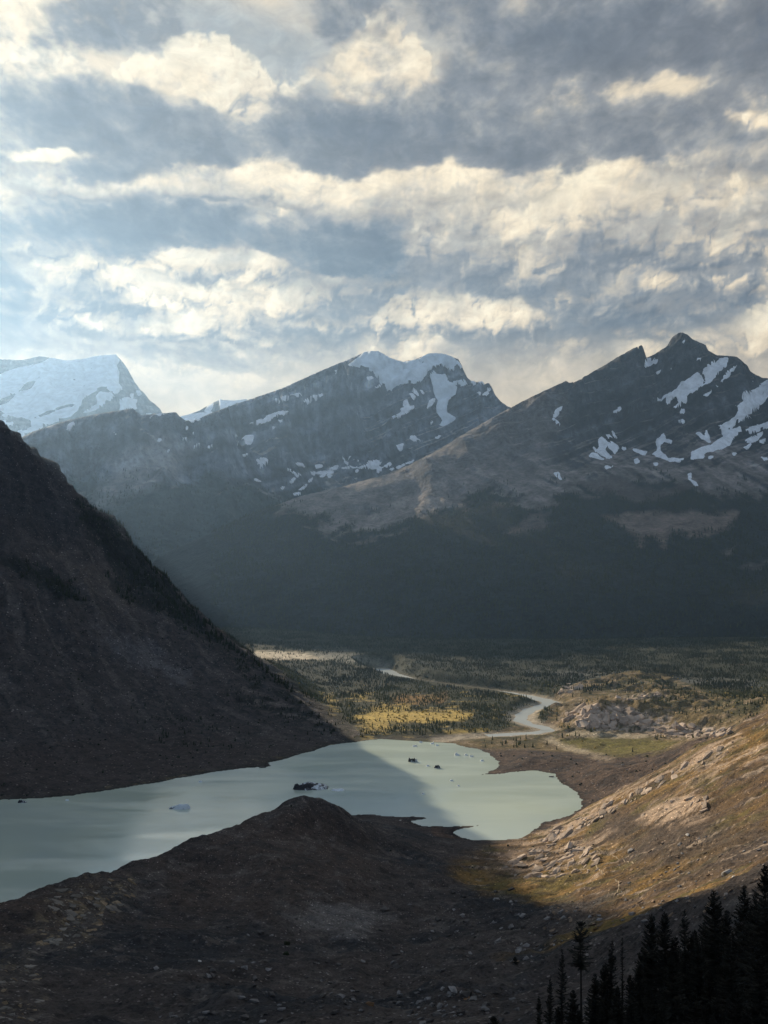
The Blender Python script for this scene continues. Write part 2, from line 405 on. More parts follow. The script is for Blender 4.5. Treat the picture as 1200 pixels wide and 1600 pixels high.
def noise_R(X, Y, Z):
    h = sstep(150, 900, Z); hi = sstep(700, 1300, Z) * sstep(300, 900, X)
    n = 16 * fbm(X, Y, 420, 5, 0.5, seed=40) * (0.25 + h) + 85 * (ridged(X + 60 * fbm(X, Y, 500, 2, seed=44), Y * 0.7, 520, 5, 0.52, seed=41) - 0.95) * hi
    n += 13 * (ridged(X * 1.0 + 0.4 * Y, Y * 0.3, 240, 4, seed=45) - 0.9) * sstep(60, 500, Z)
    s = Z + n - 0.42 * X + 22 * fbm(X, Y, 300, 3, seed=42); tri = (s / 75.0) % 1.0
    n += hi * 50 * (sstep(0.2, 0.62, tri) - tri)
    s = Z + n - 0.42 * X + 9 * fbm(X, Y, 120, 3, seed=43); tri = (s / 23.0) % 1.0
    n += hi * 15 * (sstep(0.2, 0.6, tri) - tri)
    return n
RX, RY, RZ, RV = mountain_grid(rc, SKY_R, 150, 1390, 640, 3000, 6900, 350, noise_R)

# ---- central mountain with its long left spur
SKY_C = [(-40, 715), (0, 695), (26, 686), (60, 671), (108, 656), (140, 649), (173, 643), (190, 641), (207, 638), (213, 643), (222, 648), (250, 646), (262, 645), (275, 644), (281, 651), (290, 657), (310, 655), (330, 645), (387, 625), (440, 607), (500, 580), (545, 561), (569, 551), (585, 549), (592, 550), (600, 555), (615, 562), (630, 566), (636, 563),
         (645, 563), (655, 559), (668, 553), (690, 554), (706, 558), (716, 561), (721, 570), (724, 577), (730, 590), (737, 596), (745, 597), (752, 596), (757, 600), (764, 598), (769, 606), (773, 616), (782, 627), (792, 634), (830, 650), (900, 690), (1000, 760)]
DCc = lambda x: np.interp(x, [-40, 200, 285, 380, 590, 700, 800, 1000], [6050, 6100, 6300, 7250, 8600, 8700, 8700, 8500])
cc = []
for x, y in SKY_C[::2]:
    D = float(DCc(x)); p = P(x, y, D); cc.append(p)
    cc.append((p[0], D + 600, p[2] - 300)); cc.append((p[0], D + 1600, p[2] - 900))
for x, y, D in [(0, 760, 5850), (0, 850, 5300), (0, 950, 4750), (150, 700, 6050), (150, 760, 5700), (150, 850, 5200), (150, 950, 4700), (285, 700, 6180), (285, 760, 5850), (285, 850, 5300), (285, 950, 4720), (400, 680, 7050), (400, 740, 6550), (400, 800, 6050), (400, 880, 5380), (400, 960, 4750),
                (500, 640, 8050), (500, 700, 7700), (500, 740, 7300), (500, 800, 6650), (500, 880, 5700), (590, 600, 8350), (590, 660, 8080), (590, 715, 7800), (590, 745, 7350), (590, 800, 6700), (590, 900, 5500), (690, 600, 8450), (690, 660, 8150), (690, 720, 7700), (690, 760, 7200), (690, 850, 6100), (780, 680, 8200), (780, 740, 7600), (780, 850, 6300)]: cc.append(P(x, y, D))
for x in (-40, 150, 300, 450, 600, 750, 1000):
    cc.append(((x - PX0) / F * 4600, 4600, 30)); cc.append(((x - PX0) / F * 4200, 4200, -20)); cc.append(((x - PX0) / F * 3900, 3900, -40))
def noise_C(X, Y, Z):
    h = sstep(150, 900, Z); hi = sstep(900, 1500, Z) * sstep(-1900, -1000, X)
    n = 40 * fbm(X, Y, 600, 5, 0.5, seed=50) * (0.25 + h) + 95 * (ridged(X + 80 * fbm(X, Y, 600, 2, seed=54), Y * 0.8, 620, 5, 0.5, seed=51) - 0.95) * h
    s = Z + n - 0.5 * X + 30 * fbm(X, Y, 400, 3, seed=52); tri = (s / 120.0) % 1.0
    n += hi * 45 * (sstep(0.2, 0.62, tri) - tri)
    s = Z + n - 0.5 * X + 12 * fbm(X, Y, 160, 3, seed=53); tri = (s / 38.0) % 1.0
    n += hi * 24 * (sstep(0.2, 0.6, tri) - tri)
    return n
CX, CY, CZ, CV = mountain_grid(cc, SKY_C, -40, 860, 500, 3950, 9300, 360, noise_C)

# ---- snow mountain far left, and the small snowy peak that shows in the gap
SKY_S = ZA((-200, 150), (0, 145), (150, 150), (215, 140), (285, 121), (355, 133), (430, 148), (490, 152), (600, 141), (690, 123), (760, 112), (835, 110), (868, 145), (905, 190), (940, 250), (968, 305), (1010, 360), (1048, 400), (1080, 440), (1120, 472), (1150, 497), (1175, 540), (1240, 600), (1400, 720))
sc_ = []
for x, y in SKY_S[::2]:
    D = 14000.0; p = P(x, y, D); sc_.append(p); sc_.append((p[0], D + 1000, p[2] - 420)); sc_.append((p[0], D + 2500, p[2] - 1300))
for x, y, D in [(-30, 600, 13300), (-30, 650, 12400), (-30, 700, 11500), (60, 600, 13200), (60, 640, 12500), (60, 700, 11500), (120, 590, 13400), (110, 640, 12450), (120, 700, 11500), (150, 606, 12900), (165, 603, 12850), (180, 640, 12400), (150, 660, 12200), (210, 620, 13400), (210, 660, 12500), (240, 680, 12400), (300, 700, 12500)]: sc_.append(P(x, y, D))
def noise_S(X, Y, Z):
    n = 45 * fbm(X, Y, 900, 5, 0.5, seed=60) + 60 * (ridged(X, Y, 800, 5, 0.5, seed=61) - 0.95)
    s = Z + n + 30 * fbm(X, Y, 400, 3, seed=62); tri = (s / 140.0) % 1.0
    return n + 40 * (sstep(0.25, 0.6, tri) - tri)
SX, SY, SZ, SV = mountain_grid(sc_, SKY_S, -42, 300, 230, 11300, 16500, 200, noise_S)
SKY_P = ZB((60, 260), (140, 200), (200, 180), (270, 155), (330, 120), (390, 88), (405, 97), (470, 98), (500, 95), (545, 92), (600, 110), (760, 160))
pc = []
for x, y in SKY_P:
    D = 12000.0; p = P(x, y, D); pc.append(p); pc.append((p[0], D + 1000, p[2] - 420)); pc.append((p[0] , D - 500, p[2] - 330)); pc.append((p[0], D - 1100, p[2] - 800))
PX_, PY_, PZ_, PV_ = mountain_grid(pc, SKY_P, 258, 430, 120, 11200, 13000, 90, lambda X, Y, Z: 18 * fbm(X, Y, 400, 5, 0.55, seed=70) + 25 * (ridged(X, Y, 300, 4, seed=71) - 0.95))
# ------------------------------------------------------------------ the sky in view: broken stratocumulus on a far backdrop
def srgb_lin(c):
    c = np.asarray(c, float) / 255.0
    return np.where(c > 0.04045, ((c + 0.055) / 1.055) ** 2.4, c / 12.92)
def ramp_colour(v, stops):
    xs = [s_[0] for s_ in stops]; cs = np.array([srgb_lin(s_[1]) for s_ in stops])
    return np.stack([np.interp(v, xs, cs[:, k]) for k in range(3)], -1)
MASSES = [  # thick and thin parts of the cloud sheet: where they stand (pixel), half axes, amount
    (300, 190, 380, 48, .42), (60, 250, 200, 30, .22), (620, 190, 190, 45, .34), (880, 40, 330, 62, .44), (950, 110, 250, 40, .28), (520, 395, 105, 40, 1.25), (560, 385, 60, 26, .5), (140, 350, 280, 38, .62), (60, 420, 160, 40, .40), (330, 370, 120, 30, .34), (830, 235, 150, 34, .38),
    (40, 490, 120, 28, .34), (130, 535, 240, 22, .34), (380, 555, 150, 24, .42), (310, 480, 60, 18, .22), (120, 40, 70, 24, .12), (430, 30, 110, 30, .18), (150, 90, 120, 22, .22), (1010, 480, 240, 24, .26), (1140, 215, 140, 50, .34), (1100, 70, 140, 60, .18), (830, 550, 240, 16, .26), (880, 520, 140, 16, .16),
    (660, 490, 60, 16, .30), (1130, 410, 110, 20, .26), (560, 260, 80, 20, .18), (780, 450, 70, 12, .14), (660, 340, 60, 16, .12), (960, 400, 90, 16, .16),
    (30, 50, 60, 44, -.52), (560, 85, 130, 44, -.60), (320, 65, 24, 30, -.18), (230, 120, 90, 34, -.40), (300, 115, 40, 40, -.34), (1040, 140, 100, 26, -.30), (75, 236, 75, 11, -.62), (270, 290, 300, 16, -.44), (330, 262, 90, 16, -.30), (520, 290, 160, 22, -.42), (640, 265, 110, 40, -.26), (930, 310, 170, 34, -.46), (780, 320, 110, 40, -.40),
    (720, 400, 150, 50, -.36), (1110, 370, 130, 34, -.38), (200, 440, 160, 26, -.38), (290, 425, 120, 20, -.38), (420, 500, 130, 26, -.42), (200, 500, 150, 18, -.30), (480, 450, 90, 16, -.32), (330, 605, 260, 26, -.62), (600, 545, 120, 40, -.30), (800, 595, 260, 26, -.46), (1160, 540, 100, 34, -.40), (1170, 195, 50, 12, -.40), (1000, 545, 200, 18, -.24), (700, 500, 240, 20, -.16), (60, 556, 120, 8, -.2)]
def worley(x, y, seed):
    xi = np.floor(x).astype(np.int64); yi = np.floor(y).astype(np.int64); best = np.full(x.shape, 9.0)
    for i in (-1, 0, 1):
        for j in (-1, 0, 1):
            h = _perm[(_perm[(xi + i + seed * 17) & 4095] + yi + j + seed * 5) & 4095]
            jx = xi + i + 0.5 + 0.42 * _gx[h]; jy = yi + j + 0.5 + 0.42 * _gy[(h * 7 + 3) & 4095]
            np.minimum(best, (x - jx) ** 2 + (y - jy) ** 2, out=best)
    return best
STOPS = [(-0.05, (255, 243, 214)), (0.10, (246, 230, 200)), (0.24, (224, 209, 183)), (0.36, (190, 183, 171)), (0.48, (152, 153, 153)), (0.60, (122, 127, 135)), (0.76, (100, 107, 119)), (1.05, (80, 88, 103))]
def cloud_bias(az, el, e1, wx, wy, gain=1.0):
    px = PX0 + F * np.tan(az); py = PY0 - F * np.tan(el) / np.cos(az)
    mx = px + 150 * wx * e1; my = py + 90 * wy * e1
    b = np.zeros_like(px)
    for x, y, rx, ry, a in MASSES:
        b += a * np.exp(-0.8 * (((mx - x) / rx) ** 2 + ((my - y) / ry) ** 2))
    return np.tanh(b * 1.8 * gain)
def lit(d, dr, dc):
    """how far the light from above and the left is cut off by cloud standing that way (-1 open, +1 cut off)"""
    acc = np.zeros_like(d)
    for s in (1, 2, 3, 5, 8, 13):
        r = max(1, int(round(s * dr))); c = int(round(s * dc))
        sh = np.roll(np.roll(d, -r, 0), c, 1); sh[-r:, :] = d[-r:, :]
        if c: sh[:, :c] = d[:, :c]
        acc += np.clip(sh - d, -0.30, 0.22) / (1 + 0.2 * s)
    return np.tanh(acc * 1.2)
def sky_image(az, el, d_rows, d_cols):
    e1 = np.maximum(el, -0.05) + 0.16
    u = az / e1; v = np.log(e1)
    wx = fbm(u / 1.5, v, 0.30, 6, 0.6, seed=80); wy = fbm(u / 1.5, v, 0.30, 6, 0.6, seed=81)
    bias = cloud_bias(az, el, e1, wx, wy)
    # 1. what lies behind: pale veil, cream towards the horizon
    veil = fbm(u / 2.2, v, 0.30, 6, 0.55, seed=90)
    back = ramp_colour(0.30 + 0.40 * veil + 0.20 * bias, STOPS)
    teal = sstep(-0.15, 0.35, veil)[..., None] * 0.3
    back = back * (1 - teal) + srgb_lin((172, 184, 190)) * teal
    g = sstep(0.225, 0.165, el)[..., None] * 0.85
    c = back * (1 - g) + srgb_lin((226, 213, 188)) * g
    # 2. rows of cumulus from the farthest (lowest) to the nearest
    rowsE = [0.166, 0.178, 0.193, 0.210, 0.230, 0.252, 0.278, 0.310, 0.35]
    for k, ek in enumerate(rowsE):
        size = 0.42 * (ek - 0.045)
        x = az / size + 13.7 * k; y = (el - ek - 0.030 * fbm(az, az * 0 + k, 0.16, 3, 0.5, seed=60 + k)) / size
        x = x + 0.18 * fbm(x, y, 0.6, 5, 0.62, seed=100 + k); y = y + 0.15 * fbm(x, y, 0.6, 5, 0.62, seed=120 + k)
        b1 = np.sqrt(np.clip(1.05 - worley(x * 1.5, y * 2.0, 3 + k), 0.02, 1)); b2 = np.sqrt(np.clip(1.05 - worley(x * 3.7, y * 4.6, 5 + k), 0.02, 1)); b3 = np.sqrt(np.clip(1.05 - worley(x * 9.0, y * 11.0, 7 + k), 0.02, 1))
        bump = 0.62 * b1 + 0.44 * b2 + 0.24 * b3 - 0.78
        cover = 1.35 * fbm(x * 0.55, y * 0.35, 1.0, 4, 0.5, seed=140 + k) - 0.10 - 0.30 * bias
        prof = np.where(y > 0, 1.0 * y, -1.2 * y)
        d = cover + 1.15 * bump + 0.34 - prof
        alpha = sstep(0.0, np.where(y > 0, 0.15, 0.15 + 1.1 * np.clip(-y * 2.2, 0, 1)), d) * sstep(1.0, 0.62, np.abs(bias) * (bias > 0)) * (0.97 if ek < 0.3 else 0.7)
        L = lit(np.clip(d, -0.10, 1.2), d_rows, d_cols) * sstep(-0.55, 0.05, y)
        rag = fbm(x, y, 0.35, 6, 0.64, seed=160 + k)
        val = (0.42 if ek < 0.3 else 0.50) + 0.62 * L - 0.46 * np.clip(y, -0.35, 0.7) + 0.10 * sstep(0.25, 1.0, d) - 0.10 * bump + 0.16 * bias + 0.14 * rag
        cc_ = ramp_colour(val, STOPS)
        dk = (sstep(0.42, 0.72, val) * sstep(0.32, 0.20, el))[..., None]
        cc_ = cc_ * (1 + dk * (np.array([0.90, 1.0, 1.03]) - 1))
        far = 0.35 * sstep(0.215, 0.165, ek)
        cc_ = cc_ * (1 - far) + srgb_lin((214, 206, 190)) * far
        c = c * (1 - alpha[..., None]) + cc_ * alpha[..., None]
    # 3. the dark sheets of stratus overhead, ragged at the edge
    big = fbm(u / 1.7, v, 0.22, 8, 0.56, seed=82)
    fine = fbm(u / 1.4, v, 0.04, 5, 0.62, seed=84)
    hi = sstep(0.27, 0.36, el)
    d = 0.95 * bias + 0.75 * big + 0.22 * fine - 0.10 + 0.30 * hi
    alpha = sstep(0.0, 0.42, d) * 0.95
    L = lit(0.8 * d, d_rows, d_cols)
    val = 0.50 + 0.26 * sstep(0.1, 1.1, d) + 0.12 * L * sstep(1.4, 0.2, d) + 0.24 * big + 0.16 * fine
    cc_ = ramp_colour(val, STOPS)
    dk = (sstep(0.5, 0.72, val) * sstep(0.36, 0.27, el))[..., None]
    cc_ = cc_ * (1 + dk * (np.array([0.84, 0.98, 1.05]) - 1))
    c = c * (1 - alpha[..., None]) + cc_ * alpha[..., None]
    # sunlit breaks in that sheet
    br = sstep(0.05, 0.95, -bias + 0.75 * big + 0.45 * fine) * sstep(0.30, 0.38, el) * 0.9
    tex = fbm(u / 1.3, v, 0.10, 6, 0.62, seed=86)
    c = c * (1 - br[..., None]) + ramp_colour(0.24 + 0.40 * tex + 0.14 * fine, STOPS) * br[..., None]
    # warm dusty light low over the peaks
    g = (sstep(0.222, 0.160, el) * 0.62 * (1 - 0.45 * sstep(0.25, 0.8, bias)))[..., None]
    c = c * (1 - g) + srgb_lin((222, 205, 176)) * g
    c = c * np.array([1.03, 1.0, 0.965])
    return c
# BUILD
# BUILD
def build_sky():
    bx = np.unique(np.concatenate([np.linspace(R(-31), -0.388, 14), np.arctan((np.arange(-34, 1236, 2.0) - PX0) / F), np.linspace(0.39, R(52), 26)]))
    by = np.unique(np.concatenate([np.linspace(R(-4), 0.10, 10), np.arctan((PY0 - np.arange(700, -24, -2.0)) / F), np.linspace(0.52, R(50), 14)]))
    A, E = np.meshgrid(bx, by)
    c = sky_image(A, E, 1.2, 0.75)
    Rb = 150000.0
    X = Rb * np.sin(A) * np.cos(E); Y = Rb * np.cos(A) * np.cos(E); Z = Rb * np.sin(E) + CAM_H
    m = bpy.data.materials.new('cloud_sheet'); m.use_nodes = True; m.node_tree.nodes.clear()
    n = NT(m.node_tree)
    at = n.n('ShaderNodeAttribute', attribute_name='base')
    geo = n.n('ShaderNodeNewGeometry')
    mp = n.n('ShaderNodeMapping', {'Vector': geo.outputs['Position']}); mp.inputs['Scale'].default_value = (1 / 150000 / 1.7, 0, 1 / 150000)
    wisp = n.noise(mp.outputs[0], 62.0, 7.0, 0.66, 0.9)
    cw = n.n('ShaderNodeVectorMath', {0: at.outputs['Color'], 1: n.rng(wisp, 0.25, 0.75, 0.80, 1.20)}, operation='MULTIPLY')
    em = n.n('ShaderNodeEmission', {'Color': cw.outputs[0]})
    em.inputs['Strength'].default_value = SKY_GAIN
    out = n.n('ShaderNodeOutputMaterial'); m.node_tree.links.new(em.outputs[0], out.inputs[0])
    m.cycles.emission_sampling = 'NONE'
    o = mesh_from_grid('sky', X, Y, Z, np.ones((len(by) - 1, len(bx) - 1), bool), c, m)
    o['kind'] = 'structure'; o['label'] = 'grey and cream broken cloud over pale sky above the mountains'
    return o
SKY_GAIN = 0.72
build_sky()

# ------------------------------------------------------------------ materials
def terrain_material(name, s1, s2, bump=0.6, bump_dist=2.0, vary=0.5, rough=0.95, spec=0.15, stretch=None, speck=0.0, speck_size=2.5, speck_col=(1.9, 1.85, 1.8)):
    """colour comes from the surveyed base colour; two sizes of noise mottle and roughen it, single stones speckle it"""
    m = bpy.data.materials.new(name); m.use_nodes = True; n = NT(m.node_tree)
    bs = m.node_tree.nodes['Principled BSDF']
    geo = n.n('ShaderNodeNewGeometry')
    pos = geo.outputs['Position']; pos0 = pos
    if stretch:
        mp = n.n('ShaderNodeMapping', {'Vector': pos}); mp.inputs['Rotation'].default_value = (0, 0, stretch[0]); mp.inputs['Scale'].default_value = stretch[1]; pos = mp.outputs[0]
    at = n.n('ShaderNodeAttribute', attribute_name='base')
    n1 = n.noise(pos, 1.0 / s1, 6.0, 0.66, 0.5); n2 = n.noise(pos0, 1.0 / s2, 4.0, 0.68, 0.2)
    f = n.m('MULTIPLY', n.rng(n1, 0.3, 0.7, 1 - vary, 1 + vary), n.rng(n2, 0.3, 0.7, 1 - vary * 0.8, 1 + vary * 0.8))
    colr = n.n('ShaderNodeVectorMath', {0: at.outputs['Color'], 1: f}, operation='MULTIPLY').outputs[0]
    hgt = n.m('ADD', n.m('MULTIPLY', n1, 1.0), n.m('MULTIPLY', n2, 0.45))
    if speck:
        vo = n.n('ShaderNodeTexVoronoi', {'Vector': pos0}); vo.inputs['Scale'].default_value = 1.0 / speck_size
        rc_ = n.n('ShaderNodeSeparateColor', {0: vo.outputs['Color']})
        cell = n.m('MULTIPLY', n.rng(rc_.outputs[0], 1 - speck * 0.22, 1 - speck * 0.22 + 0.02), n.rng(vo.outputs['Distance'], 0.42, 0.30))
        tone = n.n('ShaderNodeVectorMath', {0: colr, 1: n.rng(rc_.outputs[1], 0, 1, 1.5, 4.5)}, operation='MULTIPLY').outputs[0]
        tone = n.mix(0.25, tone, n.n('ShaderNodeVectorMath', {0: (0.10, 0.095, 0.09), 1: speck_col}, operation='MULTIPLY').outputs[0])
        colr = n.mix(cell, colr, tone)
        dark = n.m('MULTIPLY', n.rng(rc_.outputs[2], 0.80, 0.82), n.rng(vo.outputs['Distance'], 0.5, 0.3))
        colr = n.mix(n.m('MULTIPLY', dark, 0.6), colr, (0.012, 0.012, 0.011))
        hgt = n.m('ADD', hgt, n.m('MULTIPLY', cell, 0.35))
    n.put(bs.inputs['Base Color'], colr)
    bs.inputs['Roughness'].default_value = rough; bs.inputs['Specular IOR Level'].default_value = spec
    bp = n.n('ShaderNodeBump', {'Height': hgt}); bp.inputs['Strength'].default_value = bump; bp.inputs['Distance'].default_value = bump_dist
    n.put(bs.inputs['Normal'], bp.outputs[0])
    return m
def plain_material(name, c, rough=0.9, spec=0.2, vary=0.3, scale=1.0, bump=0.0, bump_dist=0.1, per_object=0.0):
    m = bpy.data.materials.new(name); m.use_nodes = True; n = NT(m.node_tree)
    bs = m.node_tree.nodes['Principled BSDF']
    tcn = n.n('ShaderNodeTexCoord')
    nz = n.noise(tcn.outputs['Object'], scale, 4.0, 0.6, 0.3)
    f = n.rng(nz, 0.3, 0.7, 1 - vary, 1 + vary)
    if per_object:
        oi = n.n('ShaderNodeObjectInfo')
        f = n.m('MULTIPLY', f, n.rng(oi.outputs['Random'], 0, 1, 1 - per_object, 1 + per_object))
    colr = n.n('ShaderNodeVectorMath', {0: (*c,), 1: f}, operation='MULTIPLY')
    n.put(bs.inputs['Base Color'], colr.outputs[0])
    bs.inputs['Roughness'].default_value = rough; bs.inputs['Specular IOR Level'].default_value = spec
    if bump:
        bp = n.n('ShaderNodeBump', {'Height': nz}); bp.inputs['Strength'].default_value = bump; bp.inputs['Distance'].default_value = bump_dist
        n.put(bs.inputs['Normal'], bp.outputs[0])
    return m
def mask(px, py, poly, soft, wob=0.0):
    """1 inside a patch traced on the photograph, soft at its edge"""
    return sstep(soft, -soft, sdf_poly(px, py, poly) + wob)
def lay(base, m, c):
    m = np.clip(m, 0, 1)[..., None]
    return base * (1 - m) + np.asarray(c, float) * m

# ------------------------------------------------------------------ colours of the near ground
px, py = GPX, GPY
N1 = fbm(GX, GY, 150, 5, 0.55, seed=201); N2 = fbm(GX, GY, 38, 4, 0.6, seed=202); N3 = fbm(GX, GY, 9, 3, 0.6, seed=203)
u_ = GX * 0.82 + GY * 0.57; v_ = -GX * 0.57 + GY * 0.82
streak = fbm(u_, v_ * 0.18, 42, 5, 0.6, seed=204)       # down-slope streaks of the left mountain
bed = fbm((GX * 0.55 + GY * 0.83), (GX * 0.83 - GY * 0.55) * 0.22, 17, 5, 0.62, seed=205)   # bedding of the right slope
gn = ones = np.ones(GX.shape + (1,))
moraine = lay(ones * np.array((.074, .060, .053)), sstep(-0.1, 0.35, N1 + 0.3 * N2), (.036, .036, .038))
moraine = lay(moraine, mask(px, py, [(230, 1330), (480, 1245), (540, 1280), (600, 1330), (560, 1400), (420, 1440), (250, 1440)], 40, 40 * N2) * 0.7, (.086, .062, .049))
moraine = lay(moraine, mask(px, py, [(-50, 1400), (190, 1365), (120, 1420), (90, 1460), (-50, 1470)], 18, 18 * N2) * 0.7, (.092, .064, .048))
moraine = lay(moraine, sstep(0.22, 0.5, N2 + 0.5 * N3) * 0.7, (.13, .11, .095))
moraine = lay(moraine, sstep(0.15, 0.45, -N2 + 0.4 * N3) * 0.6, (.030, .028, .028))
moraine = lay(moraine, mask(px, py, [(450, 1432), (500, 1415), (590, 1418), (610, 1440), (560, 1462), (470, 1458)], 14, 26 * N2 + 10 * N3) * 0.75, (.19, .17, .155))
out_m = np.maximum(mask(px, py, [(80, 1395), (150, 1372), (215, 1372), (205, 1405), (165, 1440), (120, 1490), (30, 1480), (60, 1440)], 14, 10 * N2), 0.7 * mask(px, py, [(0, 1470), (70, 1460), (60, 1540), (0, 1560)], 14, 10 * N2))
out_m = np.maximum(out_m, 0.7 * mask(px, py, [(-10, 1565), (75, 1560), (60, 1590), (-10, 1600)], 10, 10 * N2))
bedL = fbm(GX * 0.9 + GY * 0.4, (GY * 0.9 - GX * 0.4) * 0.3, 9, 4, 0.62, seed=209)
moraine = lay(moraine, out_m * (0.35 + 0.5 * sstep(0.0, 0.3, bedL + 0.5 * N3)) * 0.75, (.115, .093, .070))
moraine = lay(moraine, out_m * sstep(0.22, 0.4, bedL - 0.3 * N2) * 0.8, (.20, .155, .10))
# hillside on the right
heath = lay(ones * np.array((.14, .088, .046)), sstep(-0.15, 0.3, N1 - 0.3 * N2), (.21, .125, .040))
heath = lay(heath, sstep(0.0, 0.4, N2 + 0.4 * N1) * 0.8, (.125, .10, .03))
heath = lay(heath, sstep(0.1, 0.4, bed - 0.2 * N1) * 0.75, (.085, .066, .058))
heath = lay(heath, sstep(0.15, 0.45, -bed + 0.3 * N2) * 0.65, (.045, .032, .024))
heath = lay(heath, mask(px, py, [(930, 1270), (1010, 1290), (1150, 1290), (1200, 1270), (1200, 1330), (1080, 1360), (980, 1350)], 25, 40 * N1) * 0.75, (.075, .060, .052))
slab = np.maximum(0, mask(px, py, [(1150, 1140), (1160, 1155), (1050, 1215), (1000, 1240), (930, 1275), (850, 1318), (820, 1318), (850, 1296), (930, 1255), (1000, 1222), (1060, 1193)], 9, 12 * N2))
slab = np.maximum(slab, 1.1 * mask(px, py, [(1000, 1280), (1010, 1258), (1070, 1240), (1110, 1250), (1100, 1275), (1050, 1288)], 12, 16 * N2))
slab = np.maximum(slab, 0.45 * mask(px, py, [(770, 1360), (800, 1330), (850, 1305), (950, 1300), (960, 1320), (900, 1350), (930, 1365), (850, 1372), (800, 1372)], 14, 18 * N2))
slab = np.maximum(slab, 0.75 * mask(px, py, [(1070, 1225), (1140, 1185), (1200, 1160), (1200, 1175), (1130, 1210), (1080, 1235)], 9, 14 * N2))
heath = lay(heath, slab * sstep(-0.22, 0.06, bed + 0.25 * N3), (.46, .335, .235))
heath = lay(heath, sstep(0.42, 0.55, bed + 0.3 * N3) * 0.8, (.38, .29, .21))
# brown hummocks by the lake, meadow, outcrops
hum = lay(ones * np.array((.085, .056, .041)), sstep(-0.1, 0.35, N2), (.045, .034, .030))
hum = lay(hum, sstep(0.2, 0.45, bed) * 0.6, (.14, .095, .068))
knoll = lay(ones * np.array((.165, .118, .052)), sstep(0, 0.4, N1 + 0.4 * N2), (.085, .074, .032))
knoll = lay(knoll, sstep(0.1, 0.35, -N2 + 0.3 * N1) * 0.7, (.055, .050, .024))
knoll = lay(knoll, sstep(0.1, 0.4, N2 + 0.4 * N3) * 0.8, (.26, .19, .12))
rockm = np.maximum(mask(px, py, [(875, 1122), (905, 1104), (960, 1104), (1010, 1112), (1060, 1128), (1080, 1150), (1000, 1148), (930, 1140)], 8, 10 * N2), mask(px, py, [(1000, 1148), (1060, 1135), (1150, 1138), (1150, 1152), (1080, 1156)], 6, 8 * N2))
rockm = np.maximum(rockm, 0.9 * mask(px, py, [(870, 1085), (890, 1066), (915, 1070), (900, 1082)], 6, 8 * N2)); rockm = np.maximum(rockm, mask(px, py, [(960, 1090), (1030, 1082), (1040, 1086), (980, 1095)], 4, 6 * N2))
knoll = lay(knoll, rockm * sstep(-0.25, 0.05, N3 + 0.6 * bed), (.43, .33, .25))
meadow = mask(px, py, [(862, 1157), (900, 1150), (1000, 1152), (1060, 1160), (1030, 1176), (960, 1182), (900, 1174)], 6, 8 * N2)
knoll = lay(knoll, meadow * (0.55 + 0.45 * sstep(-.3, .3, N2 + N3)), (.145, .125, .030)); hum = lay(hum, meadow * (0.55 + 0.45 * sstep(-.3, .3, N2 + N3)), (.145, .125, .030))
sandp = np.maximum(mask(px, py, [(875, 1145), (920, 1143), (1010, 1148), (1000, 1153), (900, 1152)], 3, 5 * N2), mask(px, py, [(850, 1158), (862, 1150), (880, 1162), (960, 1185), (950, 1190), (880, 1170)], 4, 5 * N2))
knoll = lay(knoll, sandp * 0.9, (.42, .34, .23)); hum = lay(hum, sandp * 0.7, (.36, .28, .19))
# valley floor
val = lay(ones * np.array((.034, .036, .016)), sstep(-0.1, 0.4, N1), (.060, .050, .018))
yel = np.maximum.reduce([mask(px, py, [(545, 1124), (585, 1113), (650, 1110), (735, 1113), (738, 1122), (690, 1128), (600, 1130)], 4, 8 * N2), 0.8 * mask(px, py, [(505, 1096), (515, 1088), (525, 1096)], 5, 6 * N2), 0.8 * mask(px, py, [(545, 1082), (575, 1090), (572, 1095), (550, 1088)], 3, 4 * N2),
                         0.8 * mask(px, py, [(560, 1135), (580, 1106), (640, 1100), (640, 1112), (610, 1136), (575, 1146)], 5, 14 * N2), 0.7 * mask(px, py, [(690, 1142), (760, 1138), (770, 1144), (700, 1147)], 3, 3 * N2), 0.5 * sstep(0.3, 0.5, N2) * (py > 1080)])
val = lay(val, yel, (.48, .33, .085))
val = lay(val, mask(px, py, [(610, 1098), (620, 1088), (700, 1086), (690, 1097)], 6, 8 * N2) * 0.8, (.30, .16, .045))
val = lay(val, mask(px, py, [(385, 1030), (400, 1017), (470, 1020), (520, 1028), (480, 1031)], 3, 5 * N2), (.52, .43, .30))
val = lay(val, mask(px, py, [(480, 1018), (540, 1014), (620, 1034), (612, 1046), (560, 1036), (500, 1030)], 5, 8 * N2) * 0.8, (.20, .19, .15))
val = lay(val, sstep(2450, 2750, GY) * (1 - mask(px, py, [(385, 1032), (400, 1014), (480, 1016), (560, 1024), (620, 1040), (600, 1048), (480, 1034)], 5)) * 0.75, (.018, .022, .012))  # shade over the far valley, painted as darker ground except on the sand
val = lay(val, sstep(45, 22, G_river) * 0.9, (.36, .30, .22))
val = lay(val, mask(px, py, [(830, 1048), (1000, 1052), (1200, 1066), (1200, 1076), (900, 1060)], 4, 6 * N2) * 0.5, (.14, .14, .13))
for a_ in (knoll, hum): a_[...] = lay(a_, sstep(32, 20, G_river) * 0.8, (.40, .33, .24))
